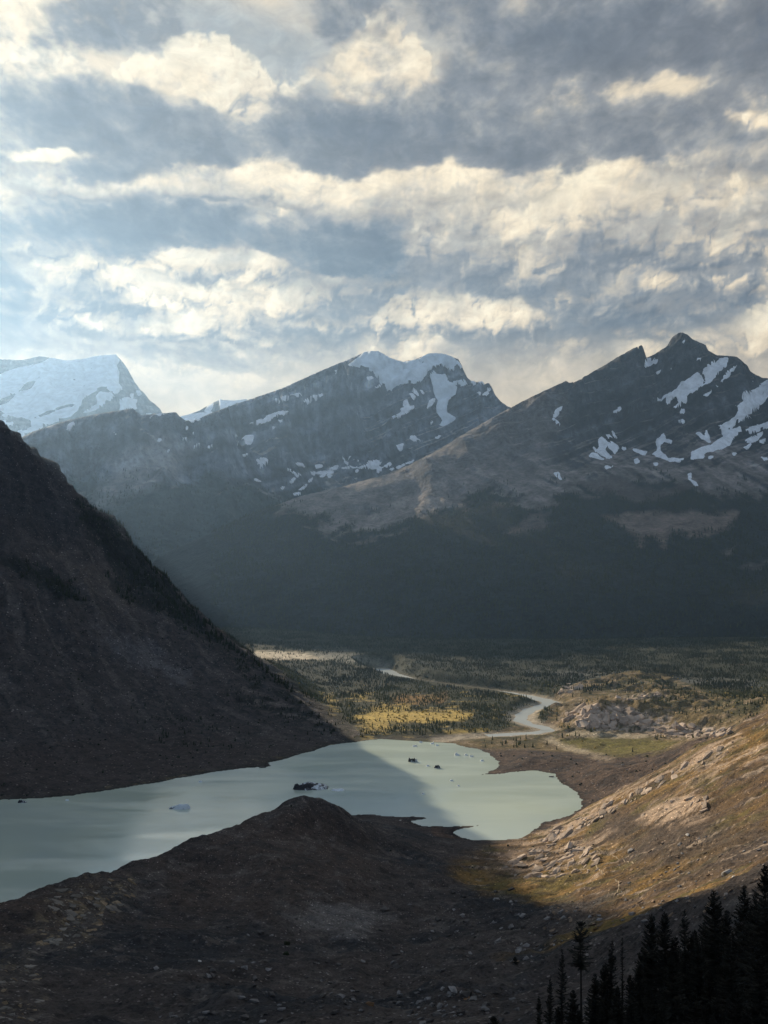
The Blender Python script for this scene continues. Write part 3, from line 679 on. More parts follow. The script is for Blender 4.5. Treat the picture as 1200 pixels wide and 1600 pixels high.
# left mountain
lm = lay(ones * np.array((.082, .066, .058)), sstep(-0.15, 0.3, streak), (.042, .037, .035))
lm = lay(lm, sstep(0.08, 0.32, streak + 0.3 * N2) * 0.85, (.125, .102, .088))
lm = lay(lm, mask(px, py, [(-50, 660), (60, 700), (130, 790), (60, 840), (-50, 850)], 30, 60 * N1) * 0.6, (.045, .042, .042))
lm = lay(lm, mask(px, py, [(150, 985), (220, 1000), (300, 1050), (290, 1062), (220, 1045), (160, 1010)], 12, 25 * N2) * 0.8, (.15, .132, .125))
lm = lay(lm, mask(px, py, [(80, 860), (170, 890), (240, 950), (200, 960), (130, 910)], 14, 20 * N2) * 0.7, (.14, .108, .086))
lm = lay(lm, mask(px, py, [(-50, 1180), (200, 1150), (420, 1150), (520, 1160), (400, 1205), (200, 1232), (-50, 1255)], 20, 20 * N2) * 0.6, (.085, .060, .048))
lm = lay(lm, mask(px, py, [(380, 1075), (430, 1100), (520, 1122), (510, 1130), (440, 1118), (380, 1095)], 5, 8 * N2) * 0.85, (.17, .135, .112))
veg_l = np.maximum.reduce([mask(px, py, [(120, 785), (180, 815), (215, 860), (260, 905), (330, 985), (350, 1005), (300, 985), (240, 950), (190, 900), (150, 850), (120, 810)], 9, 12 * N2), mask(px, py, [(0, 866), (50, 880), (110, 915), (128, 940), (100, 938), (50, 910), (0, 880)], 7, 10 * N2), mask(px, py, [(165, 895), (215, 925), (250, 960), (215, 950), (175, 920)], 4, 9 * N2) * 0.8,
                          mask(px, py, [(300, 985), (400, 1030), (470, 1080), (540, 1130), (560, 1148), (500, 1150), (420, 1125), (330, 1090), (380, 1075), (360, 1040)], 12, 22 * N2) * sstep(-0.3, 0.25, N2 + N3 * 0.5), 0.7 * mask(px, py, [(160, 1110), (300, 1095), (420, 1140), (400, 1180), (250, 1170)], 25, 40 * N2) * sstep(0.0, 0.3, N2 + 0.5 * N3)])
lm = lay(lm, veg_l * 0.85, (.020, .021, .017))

# ------------------------------------------------------------------ split the sheet into pieces of the setting
LEFT_FOOT = [(-6000, 900), (-1500, 1050), (-980, 1100), (-900, 1330)] + SHORE[1:16] + [(-60, 1950), (-70, 2110), (-160, 2330), (-240, 2500), (-330, 2680), (-520, 2900), (-900, 3200), (-2000, 3500), (-6000, 3600)]
dl = sdf_poly(GX, GY, LEFT_FOOT) + 14 * N2
VALLEY_P = [(-160, 1890), (95, 1915), (190, 2010), (255, 2080), (330, 2120), (380, 2330), (430, 2600), (620, 2950), (5000, 3000), (9000, 6000), (-9000, 6000), (-2000, 3450), (-900, 3150), (-400, 2700), (-160, 2300), (-40, 2000)]
dv = sdf_poly(GX, GY, VALLEY_P) + 8 * N2
KNOLL_P = [(95, 1915), (150, 1880), (330, 1790), (470, 1690), (900, 1700), (3000, 1700), (6000, 3050), (620, 2950), (430, 2600), (380, 2330), (330, 2120), (255, 2080)]
dk_ = sdf_poly(GX, GY, KNOLL_P) + 8 * N2
HILL_P = [(118, 1215), (150, 1270), (230, 1330), (330, 1420), (600, 1600), (3000, 1800), (3000, 200), (260, 380), (165, 450), (110, 500), (60, 540), (120, 640), (170, 760), (110, 900), (70, 1020), (80, 1120)]
dh = sdf_poly(GX, GY, HILL_P) + 10 * N2
region = np.zeros(GX.shape, int)                          # 0 moraine
region[dh < 0] = 1                                        # 1 hillside_right
region[(dh >= 0) & (GX > 60) & (GY > 1270)] = 2           # 2 shore hummocks
region[dk_ < 0] = 3                                       # 3 knolls
KN_TOP = np.interp(GPX, [840, 865, 880, 900, 950, 990, 1040, 1085, 1100, 1150, 1200, 1300], [1092, 1086, 1076, 1067, 1054, 1048, 1055, 1071, 1082, 1091, 1086, 1080])
region[(region == 3) & (GPY < KN_TOP + 5 * N2) & (GY > 2050)] = 4
region[dv < 0] = 4                                        # 4 valley floor
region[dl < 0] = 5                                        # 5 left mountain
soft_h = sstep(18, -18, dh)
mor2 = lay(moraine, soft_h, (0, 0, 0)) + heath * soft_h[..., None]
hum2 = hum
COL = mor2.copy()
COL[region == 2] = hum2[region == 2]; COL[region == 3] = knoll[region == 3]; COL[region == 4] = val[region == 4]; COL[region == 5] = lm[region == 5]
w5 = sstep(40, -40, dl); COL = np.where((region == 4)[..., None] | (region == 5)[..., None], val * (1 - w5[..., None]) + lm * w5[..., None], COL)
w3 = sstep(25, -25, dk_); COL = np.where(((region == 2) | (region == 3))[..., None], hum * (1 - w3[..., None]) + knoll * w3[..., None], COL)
wet = (sstep(9, 1, G_shore) * (G_shore > 0) * (region != 1))[..., None]
COL = COL * (1 - 0.35 * wet)                              # wet rim of the shore
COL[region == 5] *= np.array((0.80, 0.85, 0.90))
fr = region[:-1, :-1]
under = (np.maximum.reduce([GZ[:-1, :-1], GZ[1:, :-1], GZ[:-1, 1:], GZ[1:, 1:]]) < -3.0)
M_mor = terrain_material('moraine_rubble', 7.0, 1.3, 1.0, 3.5, 0.5, speck=1.0, speck_size=2.0)
M_hill = terrain_material('heath_and_slabs', 7.0, 1.8, 1.0, 3.5, 0.42, stretch=(0.98, (1.0, 0.6, 1.0)), speck=0.8, speck_size=2.4)
M_knoll = terrain_material('knoll_ground', 12.0, 3.4, 1.0, 5.0, 0.42, speck=0.6, speck_size=4.5)
M_val = terrain_material('valley_ground', 14.0, 4.0, 0.7, 1.5, 0.45)
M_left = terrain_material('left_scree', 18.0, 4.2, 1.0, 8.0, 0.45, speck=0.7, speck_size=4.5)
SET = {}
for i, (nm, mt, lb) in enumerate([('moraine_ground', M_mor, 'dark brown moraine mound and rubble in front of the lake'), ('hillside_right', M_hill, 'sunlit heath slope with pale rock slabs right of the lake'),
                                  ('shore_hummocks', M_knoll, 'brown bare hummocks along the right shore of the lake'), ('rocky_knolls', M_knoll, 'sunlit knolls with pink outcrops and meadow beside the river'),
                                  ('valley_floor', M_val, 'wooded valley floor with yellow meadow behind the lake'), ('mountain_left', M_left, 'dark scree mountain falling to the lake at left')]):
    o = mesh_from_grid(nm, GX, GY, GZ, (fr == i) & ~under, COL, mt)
    o['kind'] = 'structure'; o['label'] = lb
    SET[nm] = o

# ------------------------------------------------------------------ water
def water_material():
    m = bpy.data.materials.new('glacial_water'); m.use_nodes = True; n = NT(m.node_tree)
    bs = m.node_tree.nodes['Principled BSDF']
    geo = n.n('ShaderNodeNewGeometry')
    big = n.noise(geo.outputs['Position'], 0.004, 3.0, 0.5, 0.6)
    n.put(bs.inputs['Base Color'], n.mix(n.rng(big, 0.3, 0.7), (.46, .535, .48), (.52, .585, .46)))
    bs.inputs['Roughness'].default_value = 0.17; bs.inputs['IOR'].default_value = 1.85; bs.inputs['Specular IOR Level'].default_value = 0.5
    mp = n.n('ShaderNodeMapping', {'Vector': geo.outputs['Position']}); mp.inputs['Scale'].default_value = (0.5, 1.0, 1.0)
    rip = n.noise(mp.outputs[0], 0.35, 3.0, 0.6, 0.2)
    mw = n.n('ShaderNodeMapping', {'Vector': geo.outputs['Position']}); mw.inputs['Rotation'].default_value = (0, 0, 0.5); mw.inputs['Scale'].default_value = (0.25, 1.0, 1.0)
    wind = n.noise(mw.outputs[0], 0.016, 5.0, 0.6, 0.6)
    n.put(bs.inputs['Roughness'], n.rng(wind, 0.38, 0.62, 0.07, 0.26))
    bp = n.n('ShaderNodeBump', {'Height': rip}); bp.inputs['Strength'].default_value = 0.2; bp.inputs['Distance'].default_value = 0.3
    n.put(bs.inputs['Normal'], bp.outputs[0])
    return m
M_water = water_material()
def sheet(name, pts, z, mat):
    bm = bmesh.new()
    f = bm.faces.new([bm.verts.new((x, y, z)) for x, y in pts])
    bmesh.ops.triangulate(bm, faces=[f])
    for f in bm.faces:
        if f.normal.z < 0: f.normal_flip()
    me = bpy.data.meshes.new(name); bm.to_mesh(me); bm.free()
    me.materials.append(mat)
    o = bpy.data.objects.new(name, me); col.objects.link(o)
    return o
cx_, cy_ = np.mean([p[0] for p in SHORE]), np.mean([p[1] for p in SHORE])
LAKE_P = [(-2600, 300), (-560, 560), (-380, 700), (-240, 900), (-130, 1180), (-40, 1290), (60, 1160), (180, 1200), (400, 1330), (420, 1500), (420, 1850), (100, 1930), (-100, 2000), (-420, 1900), (-700, 1650), (-2600, 1600)]
lake = sheet('lake', LAKE_P, 0.0, M_water); lake['kind'] = 'structure'; lake['label'] = 'milky green glacial lake half in shade and half in sun'
def ribbon(name, line, width, mat, zfun, smooth_n=6):
    pts = np.array(line); seg = []
    for i in range(len(pts) - 1):                        # Catmull-Rom
        p0, p1, p2, p3 = pts[max(i - 1, 0)], pts[i], pts[i + 1], pts[min(i + 2, len(pts) - 1)]
        for k in range(smooth_n):
            t = k / smooth_n
            seg.append(0.5 * ((2 * p1) + (-p0 + p2) * t + (2 * p0 - 5 * p1 + 4 * p2 - p3) * t * t + (-p0 + 3 * p1 - 3 * p2 + p3) * t ** 3))
    seg.append(pts[-1]); seg = np.array(seg)
    tan = np.gradient(seg, axis=0); tan /= np.linalg.norm(tan, axis=1)[:, None] + 1e-9
    nor = np.stack([-tan[:, 1], tan[:, 0]], -1)
    wd = width if np.ndim(width) else np.full(len(seg), width)
    A, B = seg + nor * wd[:, None] / 2, seg - nor * wd[:, None] / 2
    vs = [(a[0], a[1], zfun(a)) for a in A] + [(b[0], b[1], zfun(b)) for b in B]
    n_ = len(seg)
    me = bpy.data.meshes.new(name); me.from_pydata(vs, [], [(i, i + 1, n_ + i + 1, n_ + i) for i in range(n_ - 1)])
    me.materials.append(mat); me.update()
    o = bpy.data.objects.new(name, me); col.objects.link(o)
    if me.polygons[0].normal.z < 0: me.flip_normals()
    return o
M_river = plain_material('silty_river_water', (.60, .63, .60), 0.18, 0.5, 0.05, 0.01)
river = ribbon('river', RIVER[1:], 84.0, M_river, lambda p: 0.12); river['kind'] = 'structure'; river['label'] = 'pale winding river running from the valley into the lake'

# ------------------------------------------------------------------ mountains
def mountain_colour(X, Y, Z, px, py, rock, talus, forest, tree_y, seed, dip=-0.42, band=60.0):
    n1 = fbm(X, Y, 500, 5, 0.55, seed=seed); n2 = fbm(X, Y, 130, 5, 0.6, seed=seed + 1)
    gx = np.gradient(Z, axis=1) / np.maximum(np.abs(np.gradient(X, axis=1)), 1); gy = np.gradient(Z, axis=0) / np.maximum(np.gradient(Y, axis=0), 1)
    slope = np.hypot(gx, gy)
    c = lay(np.ones(X.shape + (1,)) * np.asarray(talus), sstep(0.50, 0.80, slope + 0.25 * n1 + 0.25 * n2), rock)
    bands = fbm((Z + dip * X + 25 * n1) / band, X / 2500.0, 1.0, 4, 0.6, seed=seed + 2)
    hi = sstep(0.6, 0.9, slope)
    c = c * np.exp(0.8 * n2 + 1.5 * bands * hi)[..., None]
    streaks = fbm(X + 0.3 * Y, Z * 0.16 + Y * 0.1, 60, 4, 0.6, seed=seed + 3)
    c = np.clip(c * np.exp(0.8 * streaks)[..., None], 0.008, 0.4)
    f = sstep(-16, 10, py - tree_y + 30 * n1 + 34 * n2 + 16 * streaks)
    return lay(c, f, forest), f, n1, n2
def snow_children(parent, X, Y, Z, px, py, vis, polys, mat, lift=7.0, name='snow_patch', wob=1.6, seed=300, grow=1.0):
    """each patch of snow is a sheet of its own that swells out of the rock inside its outline"""
    gxx = np.gradient(X, axis=1); 
    du = np.stack([np.gradient(X, axis=1), np.gradient(Y, axis=1), np.gradient(Z, axis=1)], -1); dvv = np.stack([np.gradient(X, axis=0), np.gradient(Y, axis=0), np.gradient(Z, axis=0)], -1)
    nr = np.cross(du, dvv); nr /= np.linalg.norm(nr, axis=-1, keepdims=True) + 1e-9
    e_ = (Z - CAM_H) / Y; vis = e_ >= np.maximum.accumulate(e_, 0) - 0.018
    for k, q in enumerate(polys):
        holes = []
        if isinstance(q, dict): holes = q['holes']; q = q['out']
        q = np.array(q); x0, y0 = q.min(0) - 5; x1, y1 = q.max(0) + 5
        sel = (px > x0) & (px < x1) & (py > y0) & (py < y1) & vis
        if sel.sum() < 4: continue
        jj, ii = np.where(sel); j0, j1, i0, i1 = max(jj.min() - 1, 0), jj.max() + 2, max(ii.min() - 1, 0), ii.max() + 2
        sl = (slice(j0, j1), slice(i0, i1))
        d = sdf_poly(px[sl], py[sl], q)
        for h in holes: d = np.maximum(d, -sdf_poly(px[sl], py[sl], h))
        d = d + wob * fbm(px[sl], py[sl], 9.0, 4, 0.6, seed=seed + k) - grow * (1.7 if (x1 - x0) * (y1 - y0) < 900 else 0.9)
        hgt = np.clip(-d / 2.6, -1, 1) * lift
        V = np.stack([X[sl], Y[sl], Z[sl]], -1) + nr[sl] * hgt[..., None]
        # smooth snow over the ledges
        cell = (d < 2.4) & vis[sl]
        fm = cell[:-1, :-1] & cell[1:, :-1] & cell[:-1, 1:] & cell[1:, 1:]
        if fm.sum() < 2: continue
        o = mesh_from_grid(name, V[..., 0], V[..., 1], V[..., 2], fm, None, mat)
        o.parent = parent
M_rock = terrain_material('mountain_rock', 90.0, 20.0, 1.0, 40.0, 0.5)
M_rock2 = terrain_material('far_mountain_rock', 130.0, 30.0, 1.0, 55.0, 0.45)
M_snow = plain_material('old_snow', (.74, .76, .80), 0.85, 0.2, 0.22, 0.03, 0.5, 12.0)
M_ice = plain_material('glacier_ice', (.62, .68, .74), 0.7, 0.3, 0.22, 0.012, 0.7, 25.0)
full = lambda X: np.ones((X.shape[0] - 1, X.shape[1] - 1), bool)
rpx, rpy = pix(RX, RY, RZ)
TL_R = np.interp(rpx, [150, 400, 440, 480, 530, 560, 620, 660, 700, 780, 830, 870, 900, 960, 1050, 1120, 1200], [780, 780, 792, 795, 815, 832, 822, 803, 792, 775, 790, 770, 760, 775, 760, 770, 768])
rcol, rforest, rn1, rn2 = mountain_colour(RX, RY, RZ, rpx, rpy, (.042, .045, .053), (.195, .168, .155), (.012, .018, .019), TL_R, 220)
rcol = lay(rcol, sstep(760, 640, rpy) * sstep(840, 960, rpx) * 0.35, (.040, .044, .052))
rcol = lay(rcol, mask(rpx, rpy, [(440, 792), (600, 742), (720, 681), (860, 606), (890, 640), (870, 720), (830, 770), (700, 790), (600, 810)], 22, 30 * rn1 + 20 * rn2) * 0.55 * (1 - rforest), (.20, .172, .16))
for q, cc_ in [([(525, 838), (560, 815), (620, 780), (700, 745), (700, 790), (640, 812), (575, 830)], (.24, .205, .185)), ([(440, 792), (480, 775), (560, 765), (600, 770), (560, 790), (500, 800)], (.21, .18, .165)), ([(790, 835), (830, 805), (862, 800), (850, 826), (820, 832)], (.11, .088, .08)), ([(945, 812), (1000, 800), (1060, 800), (1150, 802), (1140, 830), (1090, 838), (1050, 830), (1040, 855), (1020, 836), (1000, 852), (985, 830)], (.20, .15, .125)),
               ([(880, 755), (960, 742), (1040, 770), (1100, 745), (1100, 760), (1000, 785), (930, 770)], (.085, .07, .066)), ([(1130, 865), (1150, 850), (1140, 872)], (.10, .09, .085)), ([(1160, 885), (1200, 875), (1190, 890)], (.09, .08, .075))]:
    mk = mask(rpx, rpy, q, 6, 9 * rn2); rcol = lay(rcol, mk * 0.9, cc_); rforest = rforest * (1 - mk)
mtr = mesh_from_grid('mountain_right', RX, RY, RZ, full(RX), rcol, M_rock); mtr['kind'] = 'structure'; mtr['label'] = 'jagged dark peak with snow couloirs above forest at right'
SNOW_R = [ZD((565, 168), (600, 165), (645, 178), (580, 205), (555, 218)), ZD((617, 240), (660, 222), (662, 230), (625, 244)), ZD((695, 222), (715, 222), (705, 235)), ZD((832, 170), (855, 168), (850, 180)), ZD((750, 62), (765, 62), (757, 82)),
          {'out': ZD((600, 375), (640, 370), (700, 340), (760, 300), (710, 280), (755, 264), (785, 275), (830, 240), (850, 250), (870, 285), (830, 330), (780, 370), (770, 410), (705, 425), (740, 395), (725, 372), (690, 380), (685, 412), (655, 395)), 'holes': []},
          ZD((890, 195), (915, 170), (922, 205), (950, 165), (990, 165), (985, 200), (940, 250), (890, 295), (855, 312), (875, 285), (855, 240)), ZD((1000, 225), (1050, 195), (1020, 235), (955, 292), (975, 250)), ZD((870, 355), (900, 330), (908, 336), (880, 360)), ZD((915, 318), (938, 305), (928, 322)),
          {'out': ZD((1260, 240), (1180, 290), (1130, 330), (1030, 350), (1080, 365), (1070, 390), (1030, 410), (1055, 430), (1030, 470), (960, 515), (930, 520), (960, 540), (965, 575), (905, 615), (805, 650), (798, 690), (860, 685), (870, 655), (950, 640), (1000, 615), (1020, 580), (1065, 545), (1050, 525), (1000, 540), (980, 535), (1040, 500), (1110, 480), (1090, 460), (1140, 440), (1180, 390), (1210, 360), (1260, 330)), 'holes': [ZD((1160, 335), (1200, 320), (1210, 350), (1165, 355)), ZD((1130, 425), (1160, 410), (1150, 432))]},
          ZD((1080, 540), (1120, 520), (1260, 485), (1260, 510), (1180, 535), (1110, 560)), ZD((1078, 595), (1120, 575), (1180, 540), (1160, 580), (1110, 608)), ZD((1160, 600), (1185, 588), (1175, 608)), ZD((1078, 630), (1110, 615), (1090, 636)), ZD((830, 555), (870, 570), (880, 540), (895, 600), (850, 578)),
          {'out': ZD((315, 590), (335, 575), (365, 600), (400, 605), (420, 635), (400, 665), (385, 645), (360, 615), (350, 640), (385, 680), (350, 672), (310, 640), (325, 620)), 'holes': []}, ZD((290, 630), (375, 685), (360, 685), (300, 650)), ZD((285, 655), (340, 692), (275, 675)), ZD((360, 560), (385, 580), (372, 580)), ZD((390, 548), (412, 580), (402, 575)), ZD((436, 628), (462, 632), (450, 640)),
          ZD((620, 590), (655, 560), (672, 590), (700, 595), (695, 610), (665, 597), (640, 610), (640, 650), (680, 685), (760, 690), (735, 705), (690, 700), (590, 665), (625, 650)), ZD((500, 640), (565, 655), (560, 668), (520, 655)), ZD((503, 695), (520, 690), (526, 708), (510, 710)), ZD((355, 732), (388, 728), (365, 738)), ZD((745, 435), (760, 430), (763, 452), (748, 450)), ZD((733, 490), (760, 490), (757, 500), (735, 500)),
          ZD((78, 465), (105, 430), (125, 418), (115, 445), (90, 470)), ZD((80, 480), (95, 490), (120, 520), (100, 508)), ZD((395, 445), (412, 437), (405, 458)), ZD((416, 428), (430, 422), (424, 440)), ZD((85, 765), (108, 765), (122, 798)), ZD((785, 770), (800, 768), (796, 790), (788, 792)), ZD((790, 795), (832, 825), (820, 825)), ZD((1100, 290), (1118, 282), (1112, 296)), ZD((1165, 680), (1190, 690), (1180, 695)), ZD((1015, 660), (1032, 662), (1022, 670)), ZD((976, 428), (992, 428), (985, 433)), ZD((608, 713), (625, 712), (615, 720)), ZD((885, 680), (910, 680), (895, 686))]
snow_children(mtr, RX, RY, RZ, rpx, rpy, RV, SNOW_R, M_snow, 6.0, wob=2.2, seed=300)

cpx, cpy = pix(CX, CY, CZ)
TL_C = np.interp(cpx, [-40, 150, 300, 400, 500, 600, 800], [790, 770, 745, 760, 772, 790, 800])
ccol, cforest, cn1, cn2 = mountain_colour(CX, CY, CZ, cpx, cpy, (.095, .108, .135), (.31, .29, .285), (.030, .043, .045), TL_C, 240, -0.5, 90.0)  # rock and talus lightened, haze over the far mountain put into the colour
ccol = lay(ccol, mask(cpx, cpy, [(170, 720), (240, 690), (300, 700), (230, 760), (150, 790)], 25, 30 * cn1) * 0.6, (.36, .335, .33))
mtc = mesh_from_grid('mountain_centre', CX, CY, CZ, full(CX), ccol, M_rock2); mtc['kind'] = 'structure'; mtc['label'] = 'hazy grey mountain with an ice cap between two peaks'
SNOW_C = [ZC((0, 210), (40, 205), (10, 218)), ZC((15, 232), (55, 218), (40, 230)), ZC((230, 258), (262, 250), (275, 258), (245, 268)), ZC((285, 322), (320, 308), (322, 315), (300, 325)),
          ZC((520, 330), (540, 325), (580, 385)), ZC((545, 322), (570, 315), (575, 325), (550, 330)), ZC((515, 365), (535, 370), (550, 395), (545, 405)), ZC((590, 345), (600, 350), (612, 372)), ZC((460, 420), (495, 405), (510, 450), (540, 445), (545, 460), (480, 505), (440, 532), (425, 515), (460, 490), (455, 460), (490, 455)), ZC((402, 515), (412, 512), (418, 532), (408, 532)),
          ZC((632, 465), (655, 410), (680, 395), (675, 415), (650, 460)), ZC((645, 560), (668, 552), (660, 566)), ZC((675, 548), (695, 545), (690, 557)), ZC((515, 655), (545, 652), (582, 682), (550, 685)), ZC((430, 715), (465, 702), (480, 706), (455, 745), (440, 742), (445, 728)), ZC((690, 660), (718, 645), (705, 662)), ZC((890, 365), (905, 358), (912, 370)),
          ZC((55, 855), (110, 850), (200, 852), (240, 815), (290, 810), (335, 825), (300, 845), (330, 860), (380, 825), (395, 840), (340, 868), (300, 898), (290, 885), (310, 865), (250, 866), (120, 866), (70, 868)), ZC((50, 795), (60, 792), (110, 838), (100, 842)), ZC((105, 800), (115, 785), (145, 792), (190, 845), (150, 805), (122, 795)), ZC((495, 832), (540, 812), (530, 826)), ZC((425, 860), (480, 838), (440, 862)), ZC((0, 860), (38, 845), (20, 868), (-20, 872)), ZC((150, 880), (165, 880), (158, 890)), ZC((380, 872), (405, 866), (390, 878)),
          ZC((930, 285), (945, 280), (955, 300), (945, 300)), ZC((1035, 330), (1045, 325), (1058, 345), (1045, 345)), ZC((1005, 375), (1030, 350), (1040, 365), (1020, 382)), ZC((972, 352), (982, 355), (988, 368)), ZC((980, 290), (998, 285), (1005, 300)),
          ZB((710, 85), (780, 70), (860, 50), (878, 62), (800, 95), (720, 112)), ZB((852, 120), (920, 70), (1015, 50), (985, 85), (900, 118), (852, 136)), ZB((562, 232), (650, 195), (730, 160), (792, 160), (780, 178), (700, 210), (600, 240), (570, 242)), ZB((682, 232), (740, 210), (765, 208), (720, 230)), ZB((690, 255), (705, 250), (697, 263)), ZB((512, 325), (540, 305), (582, 302), (580, 330), (560, 356), (530, 338)), ZB((458, 292), (478, 290), (488, 312), (468, 312)), ZB((480, 340), (494, 338), (490, 362)),
          ZB((95, 340), (140, 322), (190, 316), (195, 328), (160, 340), (130, 332), (100, 347)), ZB((188, 385), (240, 362), (280, 345), (275, 355), (200, 390)), ZB((162, 388), (178, 388), (188, 402), (172, 402)), ZB((310, 370), (340, 360), (335, 370), (312, 376)), ZB((160, 255), (210, 248), (190, 264)), ZB((222, 288), (245, 284), (238, 294)), ZB((518, 420), (548, 410), (535, 422)), ZB((75, 392), (90, 390), (88, 398)), ZB((210, 306), (226, 306), (218, 316)),
          ZB((600, 455), (612, 440), (640, 432), (680, 445), (690, 460), (660, 472), (630, 492), (622, 488), (650, 468), (645, 455), (620, 458), (608, 465)), ZB((838, 465), (870, 468), (882, 485), (858, 480)), ZB((778, 497), (805, 502), (795, 510)), ZB((812, 512), (840, 520), (868, 538), (845, 545)), ZB((797, 572), (820, 548), (830, 555), (810, 580)), ZB((852, 620), (895, 590), (885, 610), (860, 622)), ZB((822, 640), (855, 636), (858, 646), (825, 648)), ZB((925, 512), (945, 520), (940, 530), (930, 525)), ZB((948, 520), (1050, 510), (1050, 518), (960, 524)), ZB((950, 478), (985, 475), (985, 485), (955, 490)), ZB((1040, 495), (1080, 478), (1060, 500)), ZB((905, 570), (930, 553), (920, 568)), ZB((980, 540), (1005, 532), (995, 543)), ZB((1018, 532), (1040, 540), (1030, 545)), ZB((595, 558), (625, 570), (610, 570)), ZB((750, 606), (768, 608), (760, 612)),
          ZA((485, 660), (495, 620), (525, 597), (532, 610), (505, 658)), ZA((818, 676), (855, 680), (835, 692)), ZA((1125, 722), (1160, 725), (1140, 735)), ZB((215, 215), (280, 212), (230, 225)), ZB((60, 178), (0, 190), (-20, 195), (0, 184))]
snow_children(mtc, CX, CY, CZ, cpx, cpy, CV, SNOW_C, M_snow, 8.0, wob=1.5, seed=400)
GLACIER = [{'out': ZC((100, 175), (140, 150), (215, 85), (300, 82), (335, 102), (400, 135), (470, 155), (530, 145), (590, 130), (640, 96), (730, 98), (800, 120), (845, 160), (865, 192), (800, 218), (750, 185), (715, 178), (670, 200), (640, 210), (620, 240), (575, 300), (520, 290), (450, 300), (405, 322), (390, 348), (368, 346), (375, 325), (325, 305), (310, 275), (270, 225), (225, 205), (180, 185)), 'holes': [ZC((590, 150), (612, 145), (620, 158), (595, 162))]},
           ZC((650, 230), (675, 212), (700, 240), (750, 232), (775, 285), (805, 292), (830, 318), (815, 380), (775, 400), (760, 455), (765, 490), (820, 530), (800, 550), (740, 580), (715, 575), (740, 545), (700, 490), (695, 450), (705, 410), (680, 360), (668, 290)), ZC((800, 292), (880, 272), (895, 300), (850, 310), (820, 305))]
snow_children(mtc, CX, CY, CZ, cpx, cpy, CV, GLACIER, M_ice, 14.0, name='glacier', wob=1.2, seed=480)

spx, spy = pix(SX, SY, SZ)
scol, sforest, sn1, sn2 = mountain_colour(SX, SY, SZ, spx, spy, (.070, .078, .090), (.10, .105, .11), (.08, .085, .09), np.full(SX.shape, 900.0), 260)
mts = mesh_from_grid('mountain_far_left', SX, SY, SZ, full(SX), scol, M_rock2); mts['kind'] = 'structure'; mts['label'] = 'high snow mountain with a broad white glacier face at far left'
SNOW_S = [{'out': ZA((-300, 330), (0, 255), (95, 215), (200, 195), (300, 172), (362, 136), (490, 156), (600, 146), (690, 124), (835, 112), (862, 160), (835, 180), (858, 240), (850, 320), (885, 355), (830, 395), (800, 375), (760, 345), (720, 355), (590, 430), (580, 490), (500, 560), (390, 600), (280, 650), (200, 690), (150, 705), (130, 680), (230, 630), (220, 575), (130, 565), (60, 545), (0, 510), (-300, 520)),
           'holes': [ZA((-10, 485), (60, 460), (130, 385), (230, 358), (258, 310), (295, 265), (275, 268), (260, 290), (200, 305), (165, 335), (120, 380), (-10, 435)), ZA((520, 285), (565, 283), (560, 300), (528, 300)), ZA((580, 325), (610, 325), (632, 352), (600, 345)), ZA((230, 568), (340, 515), (440, 480), (480, 465), (545, 465), (545, 480), (440, 505), (350, 545), (250, 575)), ZA((610, 215), (700, 195), (690, 208), (620, 228))]},
          ZA((600, 530), (640, 500), (700, 470), (710, 430), (680, 435), (720, 380), (800, 388), (825, 420), (790, 445), (760, 430), (745, 480), (690, 505), (640, 525)), ZA((858, 432), (920, 422), (990, 440), (975, 470), (985, 500), (900, 515), (862, 520), (870, 480)), ZA((0, 615), (90, 602), (85, 618), (0, 635)), ZA((20, 548), (50, 545), (45, 555)), ZA((135, 665), (160, 655), (165, 700), (145, 705)), ZA((20, 590), (40, 585), (38, 600), (25, 600)), ZA((945, 400), (960, 395), (955, 420)), ZA((985, 375), (1000, 370), (1015, 395), (1000, 400)), ZA((1015, 545), (1090, 540), (1090, 552), (1020, 555)), ZA((1095, 556), (1150, 556), (1148, 566), (1100, 564))]
snow_children(mts, SX, SY, SZ, spx, spy, SV, SNOW_S, M_ice, 16.0, name='glacier', wob=0.9, seed=520)
ppx, ppy = pix(PX_, PY_, PZ_)
pcol, _, _, _ = mountain_colour(PX_, PY_, PZ_, ppx, ppy, (.075, .085, .10), (.10, .105, .12), (.08, .085, .09), np.full(PX_.shape, 900.0), 280)
mtp = mesh_from_grid('mountain_far_gap', PX_, PY_, PZ_, full(PX_), pcol, M_rock2); mtp['kind'] = 'structure'; mtp['label'] = 'small snowy peak in the gap left of the central mountain'
SNOW_P = [ZB((150, 190), (270, 170), (340, 165), (330, 178), (260, 210), (180, 212)), ZB((300, 158), (320, 132), (345, 118), (340, 140), (325, 162)), ZB((388, 90), (405, 97), (470, 100), (475, 118), (455, 128), (432, 110), (430, 138), (395, 150), (392, 120)), ZB((478, 98), (545, 92), (545, 98), (485, 106))]
snow_children(mtp, PX_, PY_, PZ_, ppx, ppy, PV_, SNOW_P, M_snow, 9.0, wob=0.8, seed=540)
